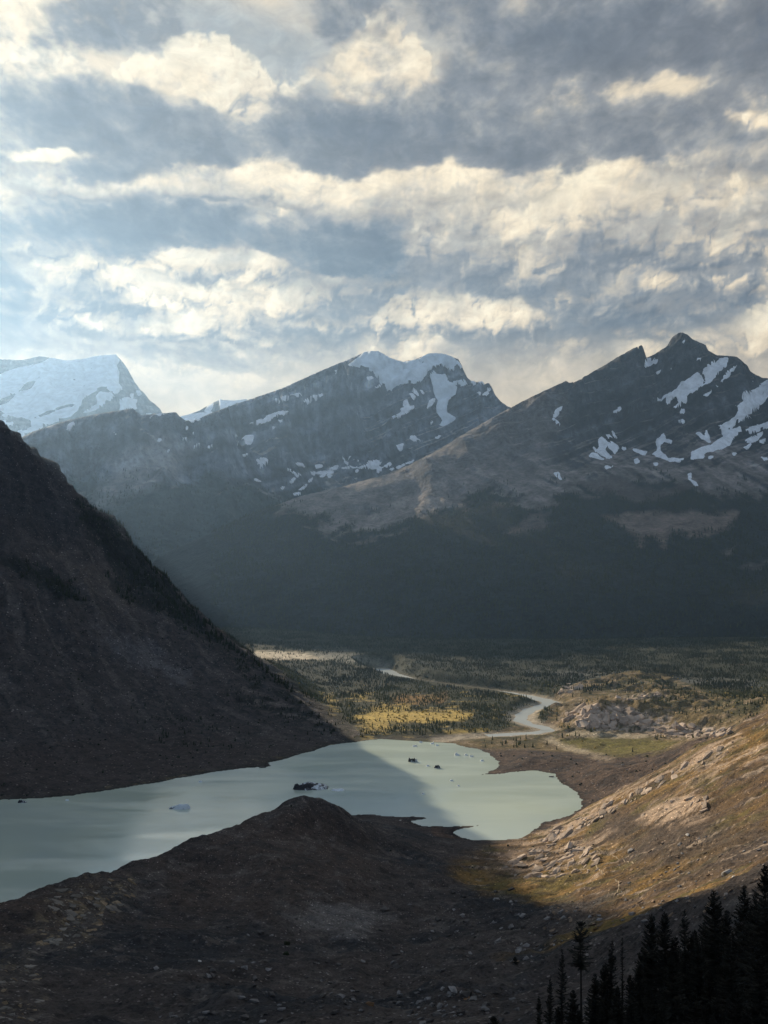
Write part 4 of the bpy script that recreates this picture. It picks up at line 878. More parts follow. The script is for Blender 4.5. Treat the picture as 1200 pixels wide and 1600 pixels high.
# ------------------------------------------------------------------ conifers
def mesh_obj_data(name, verts, faces, mats, fmat=None, smooth=False):
    me = bpy.data.meshes.new(name); me.from_pydata(verts, [], faces)
    for m in mats: me.materials.append(m)
    if fmat is not None: me.polygons.foreach_set('material_index', np.array(fmat, np.int32))
    if smooth: me.polygons.foreach_set('use_smooth', np.ones(len(faces), bool))
    me.update(); return me
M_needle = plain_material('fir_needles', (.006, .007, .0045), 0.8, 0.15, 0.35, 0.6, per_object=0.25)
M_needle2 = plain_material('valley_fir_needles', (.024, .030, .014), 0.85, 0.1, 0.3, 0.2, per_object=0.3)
M_valley = plain_material('sun_tinted_valley_needles', (.058, .062, .020), 0.85, 0.1, 0.35, 0.2, per_object=0.4)  # lighter yellow-green copy of the needles, sunlight put into the colour
M_gold = plain_material('yellowing_willow', (.40, .27, .055), 0.85, 0.1, 0.35, 0.3, per_object=0.3)
M_bark = plain_material('fir_bark', (.030, .025, .021), 0.95, 0.1, 0.3, 3.0, 0.6, 0.05)
def trunk_mesh(h, r0, seed, top=0.98):
    rg = random.Random(seed); V = []; Fc = []; n = 7; rings = 9
    lx, ly = rg.uniform(-.02, .02), rg.uniform(-.02, .02)
    for k in range(rings):
        t = k / (rings - 1); z = -1.2 + t * (h * top + 1.2); r = r0 * (1 - t) ** 0.85 + 0.015
        cx = lx * h * t * t + 0.05 * math.sin(3 * t + seed); cy = ly * h * t * t + 0.05 * math.cos(4 * t + seed)
        for i in range(n): V.append((cx + r * math.cos(6.283 * i / n), cy + r * math.sin(6.283 * i / n), z))
    for k in range(rings - 1):
        for i in range(n): Fc.append((k * n + i, k * n + (i + 1) % n, (k + 1) * n + (i + 1) % n, (k + 1) * n + i))
    # a few dead snags low on the stem
    for s in range(rg.randint(4, 9)):
        z = rg.uniform(0.06, 0.45) * h; a = rg.uniform(0, 6.283); L = rg.uniform(.4, 1.3)
        b = len(V); dx, dy = math.cos(a), math.sin(a)
        V += [(0, 0, z), (0, 0, z + .05), (dx * L, dy * L, z - .1 + rg.uniform(-.2, .25))]
        Fc.append((b, b + 1, b + 2))
    me = mesh_obj_data('trunk', V, Fc, [M_bark], smooth=True)
    return me, (lx, ly)
def crown_mesh(h, width, seed, bare=0.12, lean=(0, 0), ragged=0.35, tuft_top=False):
    """narrow spire of drooping boughs, each bough a spray of needle blades with gaps between"""
    rg = random.Random(seed); V = []; Fc = []
    z = bare * h
    while z < h * 0.985:
        t = (z - bare * h) / (h * (1 - bare))
        prof = (1 - t) ** 0.72 * (0.55 + 0.45 * min(1, t * 5)) if not tuft_top else (0.45 + 0.55 * math.sin(min(1.0, 0.15 + t) * 2.6)) * (1.02 - t * 0.75)
        nb = rg.randint(4, 7) if t < 0.9 else 4
        a0 = rg.uniform(0, 6.283); cxx = lean[0] * h * (z / h) ** 2; cyy = lean[1] * h * (z / h) ** 2
        for b in range(nb):
            if rg.random() < ragged * 0.45: continue
            a = a0 + 6.283 * b / nb + rg.uniform(-.35, .35)
            L = width * prof * rg.uniform(1 - ragged, 1.12) + 0.10
            droop = rg.uniform(.15, .55) * (1 - 0.9 * t) - 0.35 * t
            ca, sa = math.cos(a), math.sin(a); seg = max(3, int(L / 0.26))
            def at(s): return (cxx + ca * L * s, cyy + sa * L * s, z - droop * L * s + 0.28 * L * s * s)
            for k in range(seg):
                s0, s1 = k / seg, min(1.0, (k + 1.45) / seg)
                p, q = at(s0), at(s1)
                wd = (0.30 * L * (1 - s0 * 0.62) + 0.10) * rg.uniform(.55, 1.15)
                drop = rg.uniform(.05, .22)
                for sd in (-1, 1):
                    ex, ey = -sa * sd * wd, ca * sd * wd
                    bi = len(V)
                    V.extend([p, (q[0], q[1], q[2]), (p[0] * .35 + q[0] * .65 + ex, p[1] * .35 + q[1] * .65 + ey, p[2] * .35 + q[2] * .65 - drop * wd - rg.uniform(0, .12))])
                    Fc.append((bi, bi + 1, bi + 2))
                if rg.random() < 0.7:     # hanging sprig under the bough
                    bi = len(V); V.extend([p, q, ((p[0] + q[0]) / 2, (p[1] + q[1]) / 2, (p[2] + q[2]) / 2 - rg.uniform(.12, .34))]); Fc.append((bi, bi + 1, bi + 2))
        z += (0.20 + 0.012 * h) * rg.uniform(.75, 1.3) * (1 - 0.45 * t)
    bi = len(V); lx, ly = lean[0] * h, lean[1] * h
    V += [(lx - .05, ly, h * .95), (lx + .05, ly, h * .95), (lx, ly, h * 1.02), (lx, ly - .05, h * .95), (lx, ly + .05, h * .95)]
    Fc += [(bi, bi + 1, bi + 2), (bi + 3, bi + 4, bi + 2)]
    return mesh_obj_data('crown', V, Fc, [M_needle])
def gz(x, y): return float(grid_sampler(x, y))

FRONT = [  # tip (pixel), distance, crown width factor, style, label
    (907, 1437, 215, 0.95, 'tuft', 'thin bare-stemmed fir with a tufted top, standing apart left of the dark grove'),
    (878, 1482, 225, 0.80, 'slim', 'slim ragged fir left of the thin bare-stemmed one'),
    (957, 1468, 205, 0.9, 'slim', 'slim fir with gappy boughs right of the bare-stemmed one'),
    (972, 1463, 200, 0.45, 'dead', 'nearly bare dead fir stem beside the slim gappy fir'),
    (1018, 1426, 190, 1.1, 'full', 'left one of the paired tall firs in the grove middle'),
    (1039, 1423, 186, 1.1, 'full', 'right one of the paired tall firs in the grove middle'),
    (1069, 1419, 182, 1.1, 'slim', 'tall narrow fir just right of the paired firs'),
    (1115, 1389, 172, 1.25, 'full', 'tall pointed fir rising clear in the middle of the right-hand grove'),
    (1136, 1420, 168, 1.1, 'full', 'fir tucked behind the tall pointed one on its right'),
    (1163, 1382, 160, 1.0, 'full', 'second tall fir from the right edge of the grove'),
    (1181, 1392, 152, 1.0, 'full', 'full fir between the two tallest firs at the right edge'),
    (1196, 1350, 146, 1.2, 'full', 'tallest fir, cut by the right edge of the picture'),
    (1090, 1470, 165, 1.2, 'full', 'shorter broad fir below the tall pointed one'),
    (1050, 1490, 160, 1.2, 'full', 'short broad fir in front of the paired tall firs'),
    (1000, 1505, 175, 1.1, 'full', 'short dense fir below the left one of the pair'),
    (1140, 1480, 140, 1.3, 'full', 'broad near fir in the lower right corner'),
    (1185, 1470, 130, 1.3, 'full', 'broad near fir at the right edge, lowest in the corner'),
    (930, 1520, 195, 1.1, 'full', 'short dense fir at the foot of the slim gappy fir'),
    (860, 1528, 225, 1.0, 'slim', 'small ragged fir at the left end of the grove'),
    (842, 1556, 232, 1.1, 'slim', 'smallest leftmost fir of the grove at the bottom edge'),
    (895, 1545, 205, 1.2, 'full', 'low bushy fir below the thin bare-stemmed one'),
    (965, 1540, 175, 1.3, 'full', 'low bushy fir between slim firs at the bottom edge'),
    (1020, 1550, 155, 1.3, 'full', 'low bushy fir at the bottom edge in the grove middle'),
    (1085, 1545, 138, 1.4, 'full', 'low bushy fir at the bottom edge under the tall pointed fir'),
    (1150, 1540, 122, 1.4, 'full', 'low bushy fir nearest the lower right corner')]
FILL = [(872, 1572, 212), (905, 1578, 196), (938, 1572, 186), (948, 1552, 190), (985, 1570, 172), (1002, 1560, 168), (1035, 1572, 152), (1060, 1560, 150), (1068, 1578, 142), (1102, 1572, 132), (1120, 1560, 132), (1128, 1580, 124), (1165, 1572, 116), (1180, 1555, 120), (1195, 1575, 112),
        (985, 1522, 185), (1038, 1520, 172), (1072, 1520, 165), (1110, 1515, 156), (1128, 1502, 158), (1165, 1505, 150), (1195, 1500, 142), (1155, 1440, 166), (1175, 1430, 162), (1100, 1440, 178), (1085, 1452, 182), (1200, 1420, 156), (1055, 1462, 186), (1005, 1478, 196), (945, 1505, 205)]
FRONT += [(x, y, D, 1.3, 'full', 'dense black fir among the crowded firs filling the lower right corner') for x, y, D in FILL]
for k, (tx, ty, D, wf, style, lab) in enumerate(FRONT):
    X = (tx - PX0) / F * D; g = gz(X, D); top = CAM_H + (PY0 - ty) / F * D
    h = max(5.0, top - g)
    tm, lean = trunk_mesh(h, 0.0105 * h + 0.05, 60 + k)
    tree = bpy.data.objects.new('fir_tree', None); col.objects.link(tree)
    tree.empty_display_size = 1.0; tree.location = (X - lean[0] * h, D - lean[1] * h, g)
    tree['label'] = lab; tree['category'] = 'fir tree'; tree['group'] = 'firs in the grove at the lower right'
    to = bpy.data.objects.new('trunk', tm); col.objects.link(to); to.parent = tree
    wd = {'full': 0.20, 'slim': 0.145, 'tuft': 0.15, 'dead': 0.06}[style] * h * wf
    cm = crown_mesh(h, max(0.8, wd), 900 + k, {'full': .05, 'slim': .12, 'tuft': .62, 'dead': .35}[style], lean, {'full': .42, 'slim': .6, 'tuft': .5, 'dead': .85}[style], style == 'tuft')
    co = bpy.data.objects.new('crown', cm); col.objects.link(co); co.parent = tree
# ---- small conifers of the slopes and the valley
def small_conifer(seed, mat, sides=7, tiers=4):
    rg = random.Random(seed); V = []; Fc = []
    for t in range(tiers):
        z0 = 0.06 + 0.80 * t / tiers; z1 = min(1.0, z0 + 0.42); r = 0.19 * (1 - t / tiers) ** 0.9 + 0.025
        b = len(V); V.append((rg.uniform(-.012, .012), rg.uniform(-.012, .012), z1))
        for i in range(sides):
            a = 6.283 * (i + 0.5 * (t % 2)) / sides + rg.uniform(-.2, .2); rr = r * rg.uniform(.6, 1.25)
            V.append((rr * math.cos(a), rr * math.sin(a), z0 - rg.uniform(-.02, .05)))
        for i in range(sides): Fc.append((b, b + 1 + i, b + 1 + (i + 1) % sides))
    b = len(V)                                            # stem
    for i in range(3): a = 2.094 * i; V += [(0.016 * math.cos(a), 0.016 * math.sin(a), -0.06), (0.014 * math.cos(a), 0.014 * math.sin(a), 0.12)]
    for i in range(3): j = (i + 1) % 3; Fc.append((b + 2 * i, b + 2 * j, b + 2 * j + 1, b + 2 * i + 1))
    return mesh_obj_data('conifer_shape', V, Fc, [mat])
def shrub_shape(seed, mat):
    rg = random.Random(seed); bm = bmesh.new(); bmesh.ops.create_icosphere(bm, subdivisions=2, radius=0.5)
    for v in bm.verts:
        f = rg.uniform(.62, 1.2); v.co.x *= f; v.co.y *= f; v.co.z = max(-.05, v.co.z * f * 0.8 + .25)
    me = bpy.data.meshes.new('shrub_shape'); bm.to_mesh(me); bm.free(); me.materials.append(mat); return me
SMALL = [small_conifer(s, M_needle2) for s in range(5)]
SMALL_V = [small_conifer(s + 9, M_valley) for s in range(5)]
SHRUB = [shrub_shape(s, M_gold) for s in range(3)]
SHRUBD = [shrub_shape(s + 5, M_needle2) for s in range(3)]
# two low bushes on the grey scree left of the grove
for k, (bx_, by_, D, s, lab) in enumerate([(772, 1572, 262, 1.9, 'dark upright bush on grey scree left of the fir grove'), (792, 1592, 245, 1.4, 'small dark bush at the bottom edge beside the upright bush'), (805, 1500, 470, 1.9, 'dark low bush on the grey scree below the near spur'),
                                           (448, 1446, 640, 2.2, 'upper of two dark round shrubs on the moraine'), (447, 1455, 625, 2.0, 'lower of two dark round shrubs on the moraine')]):
    X = (bx_ - PX0) / F * D; D = float(D); g = gz(X, D)
    if 'round' in lab:
        o = bpy.data.objects.new('bush', SHRUBD[k % 3]); o.scale = (2.0 * s, 2.0 * s, 1.7 * s)
    else:
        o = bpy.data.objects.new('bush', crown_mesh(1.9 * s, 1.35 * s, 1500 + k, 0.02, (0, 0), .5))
    col.objects.link(o); o.location = (X, D, g - 0.1); o['label'] = lab; o['category'] = 'bush'

def scatter(density, X, Y, Z, seed):
    """random points on a grid surface; density in plants per square metre"""
    rg = np.random.default_rng(seed)
    a = np.abs(np.gradient(X, axis=1) * np.gradient(Y, axis=0))
    n = rg.poisson(np.clip(density * a, 0, 6))[:-1, :-1]
    j, i = np.where(n > 0); rep = n[j, i]; j = np.repeat(j, rep); i = np.repeat(i, rep)
    u, v = rg.random(len(j)), rg.random(len(j))
    f = lambda Q: (Q[j, i] * (1 - u) + Q[j, i + 1] * u) * (1 - v) + (Q[j + 1, i] * (1 - u) + Q[j + 1, i + 1] * u) * v
    return np.stack([f(X), f(Y), f(Z)], -1), j, i
def instanced(name, pts, scales, shapes, label, category, seed, sink=0.0, mat_rot=True):
    """one mass too many to count: its members stand on the vertices of this mesh"""
    rg = np.random.default_rng(seed)
    me = bpy.data.meshes.new(name); p = np.array(pts, np.float32); p[:, 2] -= sink
    me.vertices.add(len(p)); me.vertices.foreach_set('co', p.ravel())
    for nm, vals in (('size', np.asarray(scales)), ('turn', rg.uniform(0, 6.283, len(p)))):
        at = me.attributes.new(nm, 'FLOAT', 'POINT'); at.data.foreach_set('value', vals.astype(np.float32))
    at = me.attributes.new('pick', 'INT', 'POINT'); at.data.foreach_set('value', rg.integers(0, len(shapes), len(p)).astype(np.int32))
    o = bpy.data.objects.new(name, me); col.objects.link(o)
    ng = bpy.data.node_groups.new(name + '_nodes', 'GeometryNodeTree')
    ng.interface.new_socket('Geometry', in_out='INPUT', socket_type='NodeSocketGeometry'); ng.interface.new_socket('Geometry', in_out='OUTPUT', socket_type='NodeSocketGeometry')
    N = ng.nodes; L = ng.links
    gi = N.new('NodeGroupInput'); go = N.new('NodeGroupOutput')
    coll = bpy.data.collections.new(name + '_shapes')
    for s in shapes:
        so = bpy.data.objects.new('shape', s); coll.objects.link(so)
    ci = N.new('GeometryNodeCollectionInfo'); ci.inputs['Collection'].default_value = coll; ci.inputs['Separate Children'].default_value = True; ci.inputs['Reset Children'].default_value = True
    ip = N.new('GeometryNodeInstanceOnPoints'); ip.inputs['Pick Instance'].default_value = True
    def attr(nm, typ):
        a = N.new('GeometryNodeInputNamedAttribute'); a.data_type = typ; a.inputs['Name'].default_value = nm
        return [s for s in a.outputs if s.enabled and s.name == 'Attribute'][0]
    L.new(gi.outputs[0], ip.inputs['Points']); L.new(ci.outputs[0], ip.inputs['Instance'])
    L.new(attr('pick', 'INT'), ip.inputs['Instance Index']); L.new(attr('size', 'FLOAT'), ip.inputs['Scale'])
    cx = N.new('ShaderNodeCombineXYZ'); L.new(attr('turn', 'FLOAT'), cx.inputs[2]); L.new(cx.outputs[0], ip.inputs['Rotation'])
    L.new(ip.outputs[0], go.inputs[0])
    md = o.modifiers.new('stand', 'NODES'); md.node_group = ng
    o['kind'] = 'stuff'; o['label'] = label; o['category'] = category
    return o
land = (GZ > 0.8) & GVIS
def far_from_river(off):
    d_ = np.full(GX.shape, 1e3); m_ = (GY > 1800) & (GY < 3350) & (GX > -300) & (GX < 600)
    d_[m_] = sdf_line(GX[m_], GY[m_] + off, RIVER); return d_
half_r = np.interp(GY, [1900, 2300, 2700, 3200], [22, 26, 38, 44])
rv = (G_river > half_r) & (far_from_river(45) > half_r + 4) & ((far_from_river(95) > half_r) | (GY < 2450))
clump = 0.5 + fbm(GX, GY, 90, 4, 0.6, seed=210)
# valley forest
meadow_v = np.maximum(yel, mask(px, py, [(385, 1032), (400, 1014), (480, 1018), (530, 1030), (480, 1033)], 3))
near_shore = sstep(1906, 1960, GY)
dens = (region == 4) * land * rv * np.clip(clump * 1.6, 0.05, 1.5) * (1 - 0.93 * meadow_v) * 0.024 * sstep(8, 30, G_shore) * (px > 330) * (px < 1230)
dens = dens * np.where(GY > 3400, 0.8, 1) * (1 - 0.75 * mask(px, py, [(480, 1018), (540, 1014), (620, 1034), (612, 1048), (560, 1038), (500, 1030)], 5, 8 * N2))
VP, vj, vi = scatter(dens, GX, GY, GZ, 1)
vs_ = np.random.default_rng(2).uniform(3.8, 9.5, len(VP)) * (0.75 + 0.35 * sstep(-.3, .4, N1[vj, vi]))
# knolls and hummocks
dens = ((region == 3) * land * rv * np.clip(clump - 0.22, 0, 1) * (1 - rockm) * (1 - meadow) * (1 - sandp) * 0.0095 * (0.35 + 1.3 * mask(px, py, [(1030, 1090), (1080, 1082), (1200, 1085), (1200, 1105), (1080, 1108)], 8) + 1.2 * mask(px, py, [(870, 1090), (900, 1070), (980, 1058), (1060, 1068), (1060, 1080), (960, 1080)], 8) + 1.6 * mask(px, py, [(862, 1130), (900, 1140), (950, 1145), (950, 1150), (870, 1150)], 4)))
KP, kj, ki = scatter(dens, GX, GY, GZ, 3); ks_ = np.random.default_rng(4).uniform(5, 11, len(KP))
# left mountain: woods under the skyline, scrub at the foot
dens = (region == 5) * land * veg_l * np.where(py < 1000, 0.016, 0.010) * np.clip(clump * 1.5, 0.2, 1.4)
LP_, lj, li = scatter(dens, GX, GY, GZ, 5); ls_ = np.random.default_rng(6).uniform(6, 13, len(LP_)) * np.where(py[lj, li] < 880, 0.8, np.where(py[lj, li] > 1020, 0.62, 1.0))
# individuals: those on the left skyline, then the largest of the valley front and knolls
rg = random.Random(3); IND = []
rl = [(x, y, D) for x, y, D in LEFT_RIDGE if 118 <= x <= 535]
for k in range(118):
    x = 128 + 330 * (k + rg.random()) / 118; D = float(np.interp(x, [q[0] for q in LEFT_RIDGE], [q[2] for q in LEFT_RIDGE])) + rg.uniform(-45, 8)
    X = (x - PX0) / F * D
    s = rg.uniform(8, 14) if x < 190 else rg.uniform(10, 23)
    if rg.random() < (0.25 if x < 200 else 0.08): continue
    IND.append(((X, D, gz(X, D)), s, 0))
allP = np.concatenate([VP, KP]); allS = np.concatenate([vs_, ks_]); app = F * allS / allP[:, 1]
which = np.concatenate([np.zeros(len(VP), int), np.ones(len(KP), int)])
oV = np.argsort(-np.where(which == 0, app, 0)); oK = np.argsort(-np.where(which == 1, app, 0)); pick = np.concatenate([oV[:95], oK[:75]]); rest = np.setdiff1d(np.arange(len(app)), pick)
for q in pick: IND.append((tuple(allP[q]), float(allS[q]), 1 + which[q]))
LAB = [('small dark conifer along the skyline of the left mountain ridge', 'conifers on the left ridge skyline'), ('small dark conifer on the wooded valley floor beyond the lake', 'conifers on the valley floor'), ('small conifer on the rocky knolls right of the river', 'conifers on the rocky knolls')]
for k, (p, s, g) in enumerate(IND):
    o = bpy.data.objects.new('conifer_tree', (SMALL if g == 0 else SMALL_V)[k % 5]); col.objects.link(o)
    o.location = (p[0], p[1], p[2] - 0.03 * s); o.scale = (s * rg.uniform(.8, 1.15), s * rg.uniform(.8, 1.15), s); o.rotation_euler = (0, 0, rg.uniform(0, 6.28))
    o['label'], o['group'] = LAB[g]; o['category'] = 'conifer'
# everything else that grows in numbers beyond counting
RP, rj, ri = scatter(rforest * RV * (rpx > 330) * (rpx < 1230) * (rpy < 1075) * 0.0042 * np.clip(0.75 + rn2, 0.25, 1.4), RX, RY, RZ, 7)
rs_ = np.random.default_rng(8).uniform(11, 20, len(RP))
CP, cj, ci_ = scatter(cforest * CV * (cpx > 100) * (cpx < 640) * 0.0010 * np.clip(0.75 + cn2, 0.2, 1.4), CX, CY, CZ, 9)
cs_ = np.random.default_rng(10).uniform(13, 22, len(CP))
near_v = allP[rest][:, 1] < 2580 + 120 * np.sin(allP[rest][:, 0] * 0.02)  # valley trees beyond this line take dark needles, shade painted into their colour
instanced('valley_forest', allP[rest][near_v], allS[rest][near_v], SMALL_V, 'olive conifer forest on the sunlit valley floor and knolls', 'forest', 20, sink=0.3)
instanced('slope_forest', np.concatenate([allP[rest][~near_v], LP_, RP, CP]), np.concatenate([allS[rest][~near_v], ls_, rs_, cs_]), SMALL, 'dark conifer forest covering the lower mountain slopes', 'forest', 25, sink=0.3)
gd = (region == 4) * land * rv * (GY < 2700) * np.clip(0.4 * yel + 0.10 * sstep(0.1, 0.4, N2), 0, 1) * 0.010 * sstep(4, 20, G_shore) * (px > 400)
gd = gd + (region == 3) * land * rv * np.clip(clump - .3, 0, 1) * 0.0012
GP, _, _ = scatter(gd, GX, GY, GZ, 11)
instanced('willow_scrub', GP, np.random.default_rng(12).uniform(2.0, 5.0, len(GP)), SHRUB, 'yellowing willow scrub on the sunlit valley floor', 'scrub', 21, sink=0.3)
sd = (region == 5) * land * 0.0016 * sstep(0.05, 0.4, clump - 0.4 + N2) * (py > 930) + (region == 0) * land * (GY < 1250) * 0.0006 * sstep(0.2, 0.5, N2) + (region == 2) * land * 0.0006 + (region == 1) * land * 0.0010 * sstep(0.1, 0.4, N2)
SP, _, _ = scatter(sd, GX, GY, GZ, 13)
instanced('low_scrub', SP, np.random.default_rng(14).uniform(0.9, 3.2, len(SP)) * np.clip(SP[:, 1] / 1300, 0.35, 1.3), SHRUBD, 'dark low scrub dotted over the slopes', 'scrub', 22, sink=0.2)

# ------------------------------------------------------------------ stones and slabs
def hull_rock(seed, dims, n=16, mat=None, jitter=0.25):
    rg = random.Random(seed); bm = bmesh.new()
    for k in range(n):
        v = Vector((rg.uniform(-1, 1), rg.uniform(-1, 1), rg.uniform(-1, 1)))
        m_ = max(abs(v.x), abs(v.y), abs(v.z)); v = v / m_ * rg.uniform(1 - jitter, 1)       # points near a box: angular blocks
        bm.verts.new((v.x * dims[0] / 2, v.y * dims[1] / 2, v.z * dims[2] / 2))
    r = bmesh.ops.convex_hull(bm, input=bm.verts)
    junk = [e for e in r['geom_interior'] if isinstance(e, bmesh.types.BMVert)]
    if junk: bmesh.ops.delete(bm, geom=junk, context='VERTS')
    me = bpy.data.meshes.new('rock_shape'); bm.to_mesh(me); bm.free()
    me.materials.append(mat); return me
def stone_mat(nm, c, vary=0.35): return plain_material(nm, c, 0.9, 0.2, vary, 1.4, 0.5, 0.12, per_object=0.35)
M_st_dark = stone_mat('dark_stone', (.085, .075, .068)); M_st_grey = stone_mat('grey_stone', (.20, .185, .175)); M_st_pale = stone_mat('pale_slab_stone', (.40, .31, .235)); M_st_or = stone_mat('orange_stone', (.26, .145, .075)); M_st_white = stone_mat('white_stone', (.55, .52, .48)); M_st_brown = stone_mat('brown_stone', (.20, .14, .095))
ST_D = [hull_rock(s, (1, .8, .6), 14, M_st_dark) for s in range(5)]; ST_G = [hull_rock(s + 10, (1, .75, .5), 14, M_st_grey) for s in range(4)]
SLAB = [hull_rock(s + 20, (1.0, .55, .26), 18, M_st_pale, .18) for s in range(6)]; SLAB_B = [hull_rock(s + 40, (1, .6, .35), 16, M_st_brown) for s in range(4)]
BLOCK = [hull_rock(s + 60, (1.0, .75, .5), 16, M_st_pale, .2) for s in range(5)]
ST_OC = [hull_rock(s + 80, (1.0, .6, .35), 16, stone_mat('ochre_outcrop_stone%d' % s, ((.20, .175, .145), (.235, .17, .105))[s % 2])) for s in range(4)]
def normal_at(X, Y):
    e = 3.0; return Vector((-(gz(X + e, Y) - gz(X - e, Y)) / (2 * e), -(gz(X, Y + e) - gz(X, Y - e)) / (2 * e), 1)).normalized()
def put_rock(name, me, X, Y, size, parent=None, sink=0.18, yaw=None, rg=random, flat=1.0):
    o = bpy.data.objects.new(name, me); col.objects.link(o)
    nrm = normal_at(X, Y); q = Vector((0, 0, 1)).rotation_difference(nrm)
    yaw = rg.uniform(0, 6.283) if yaw is None else yaw
    o.rotation_mode = 'QUATERNION'
    o.rotation_quaternion = q @ Matrix.Rotation(yaw, 3, 'Z').to_quaternion() @ Matrix.Rotation(rg.uniform(-.28, .28), 3, 'X').to_quaternion()
    o.location = (X, Y, gz(X, Y) + (0.10 - 0.16 * sink) * size); o.scale = (size, size * rg.uniform(.8, 1.2), size * rg.uniform(.8, 1.2) * flat)
    if parent: o.parent = parent
    return o
def pixel_ground(x, y):
    """where the sight line of a pixel meets the near ground"""
    t = (x - PX0) / F; e = (PY0 - y) / F
    zz = np.interp(t, tc, np.arange(len(tc))); i = int(zz); a = zz - i
    colz = GZ[:, i] * (1 - a) + GZ[:, min(i + 1, len(tc) - 1)] * a
    hit = np.where((colz - CAM_H) / rows >= e)[0]
    hit = hit[rows[hit] > 30]
    if len(hit) == 0: return None
    j = hit[0]; e0 = (colz[j - 1] - CAM_H) / rows[j - 1]; e1_ = (colz[j] - CAM_H) / rows[j]
    Y = rows[j - 1] + (rows[j] - rows[j - 1]) * np.clip((e - e0) / (e1_ - e0 + 1e-9), 0, 1)
    return t * Y, Y
def in_poly_points(poly, n, rg):
    q = np.array(poly, float); out = []
    while len(out) < n:
        p = (rg.uniform(q[:, 0].min(), q[:, 0].max()), rg.uniform(q[:, 1].min(), q[:, 1].max()))
        if sdf_poly(np.array([p[0]]), np.array([p[1]]), q)[0] < 0: out.append(p)
    return out
rg = random.Random(21)
mor, hill, knl = SET['moraine_ground'], SET['hillside_right'], SET['rocky_knolls']
# stones along the bottom of the moraine and in the gully
for poly, n, lo, hi, shapes in [([(230, 1570), (420, 1565), (640, 1545), (830, 1545), (830, 1600), (230, 1600)], 115, 5, 19, ST_D + ST_G), ([(620, 1545), (760, 1545), (760, 1590), (620, 1590)], 32, 6, 20, ST_G), ([(600, 1400), (800, 1390), (860, 1440), (700, 1520), (560, 1520)], 75, 4, 15, ST_D + ST_G), ([(240, 1440), (560, 1460), (560, 1560), (240, 1560)], 65, 4, 13, ST_D + ST_G)]:
    for x, y in in_poly_points(poly, n, rg):
        p = pixel_ground(x, y)
        if p is None or p[1] > 1500: continue
        put_rock('stone', rg.choice(shapes), p[0], p[1], (lo + (hi - lo) * rg.random() ** 2.2) * p[1] / F, mor, rg=rg)
# ochre outcrop at the left of the mound
for poly, n in [([(90, 1395), (150, 1375), (215, 1372), (205, 1400), (165, 1440), (120, 1485), (40, 1478), (65, 1445)], 215), ([(0, 1480), (60, 1470), (60, 1540), (0, 1550)], 36), ([(0, 1565), (75, 1560), (60, 1595), (0, 1598)], 36), ([(164, 1520), (174, 1520), (174, 1545), (164, 1545)], 6)]:
    for x, y in in_poly_points(poly, n, rg):
        p = pixel_ground(x, y)
        if p: put_rock('outcrop_slab', rg.choice(ST_OC), p[0], p[1], (3.5 + 22 * rg.random() ** 3.0) * p[1] / F, mor, 0.85, yaw=0.35 + rg.gauss(0, .5), rg=rg, flat=0.9)
# pale blocks and slabs of the sunlit slope
YB = math.atan2(0.55, -0.83) + math.pi / 2
cnt = 0
for poly, n, lo, hi, shapes, jit in [([(780, 1362), (820, 1330), (860, 1318), (940, 1330), (935, 1362), (880, 1372), (820, 1372)], 150, 4, 24, BLOCK + SLAB, 0.7), ([(800, 1345), (850, 1305), (940, 1262), (1000, 1232), (1000, 1250), (900, 1300), (850, 1330)], 75, 5, 26, SLAB, 0.3), ([(1000, 1228), (1060, 1196), (1130, 1165), (1130, 1178), (1060, 1215), (1000, 1245)], 34, 5, 26, SLAB, 0.3), ([(1000, 1282), (1015, 1255), (1110, 1240), (1105, 1270), (1050, 1288)], 40, 3.5, 22, SLAB, 0.4)]:
    for x, y in in_poly_points(poly, n, rg):
        p = pixel_ground(x, y)
        if p and p[1] < 1500:
            put_rock('rock_slab', rg.choice(shapes), p[0], p[1], (lo + (hi - lo) * rg.random() ** 2.6) * p[1] / F, hill, 0.5, yaw=0.95 + rg.gauss(0, jit), rg=rg); cnt += 1
for poly, n, lo, hi in [([(890, 1400), (960, 1440), (780, 1520), (770, 1510)], 60, 6, 14), ([(960, 1400), (1100, 1400), (1190, 1372), (1180, 1400), (1040, 1450), (950, 1450)], 50, 5, 13), ([(960, 1330), (1200, 1290), (1200, 1370), (960, 1400)], 60, 4, 9)]:
    for x, y in in_poly_points(poly, n, rg):
        p = pixel_ground(x, y)
        if p: put_rock('boulder', rg.choice(SLAB_B + ST_G), p[0], p[1], (lo + (hi - lo) * rg.random() ** 1.8) * p[1] / F, hill, 0.3, rg=rg)
# outcrop faces on the knoll beside the river
KB = [hull_rock(s + 100, (1.0, .8, .62), 18, stone_mat('pink_outcrop%d' % s, (.42, .325, .25)), .2) for s in range(4)]
for poly, n, lo, hi in [([(880, 1120), (905, 1106), (960, 1106), (1010, 1116), (1010, 1132), (940, 1138), (895, 1132)], 85, 8, 24), ([(1010, 1140), (1060, 1132), (1140, 1140), (1140, 1150), (1070, 1153)], 50, 6, 18), ([(872, 1083), (890, 1068), (910, 1072), (900, 1082)], 16, 6, 12), ([(965, 1090), (1030, 1083), (1035, 1086), (980, 1094)], 16, 5, 12)]:
    for x, y in in_poly_points(poly, n, rg):
        p = pixel_ground(x, y)
        if p and p[1] < 2900: put_rock('outcrop_block', rg.choice(KB), p[0], p[1], (lo + (hi - lo) * rg.random() ** 1.5) * p[1] / F, knl, 0.75, rg=rg)
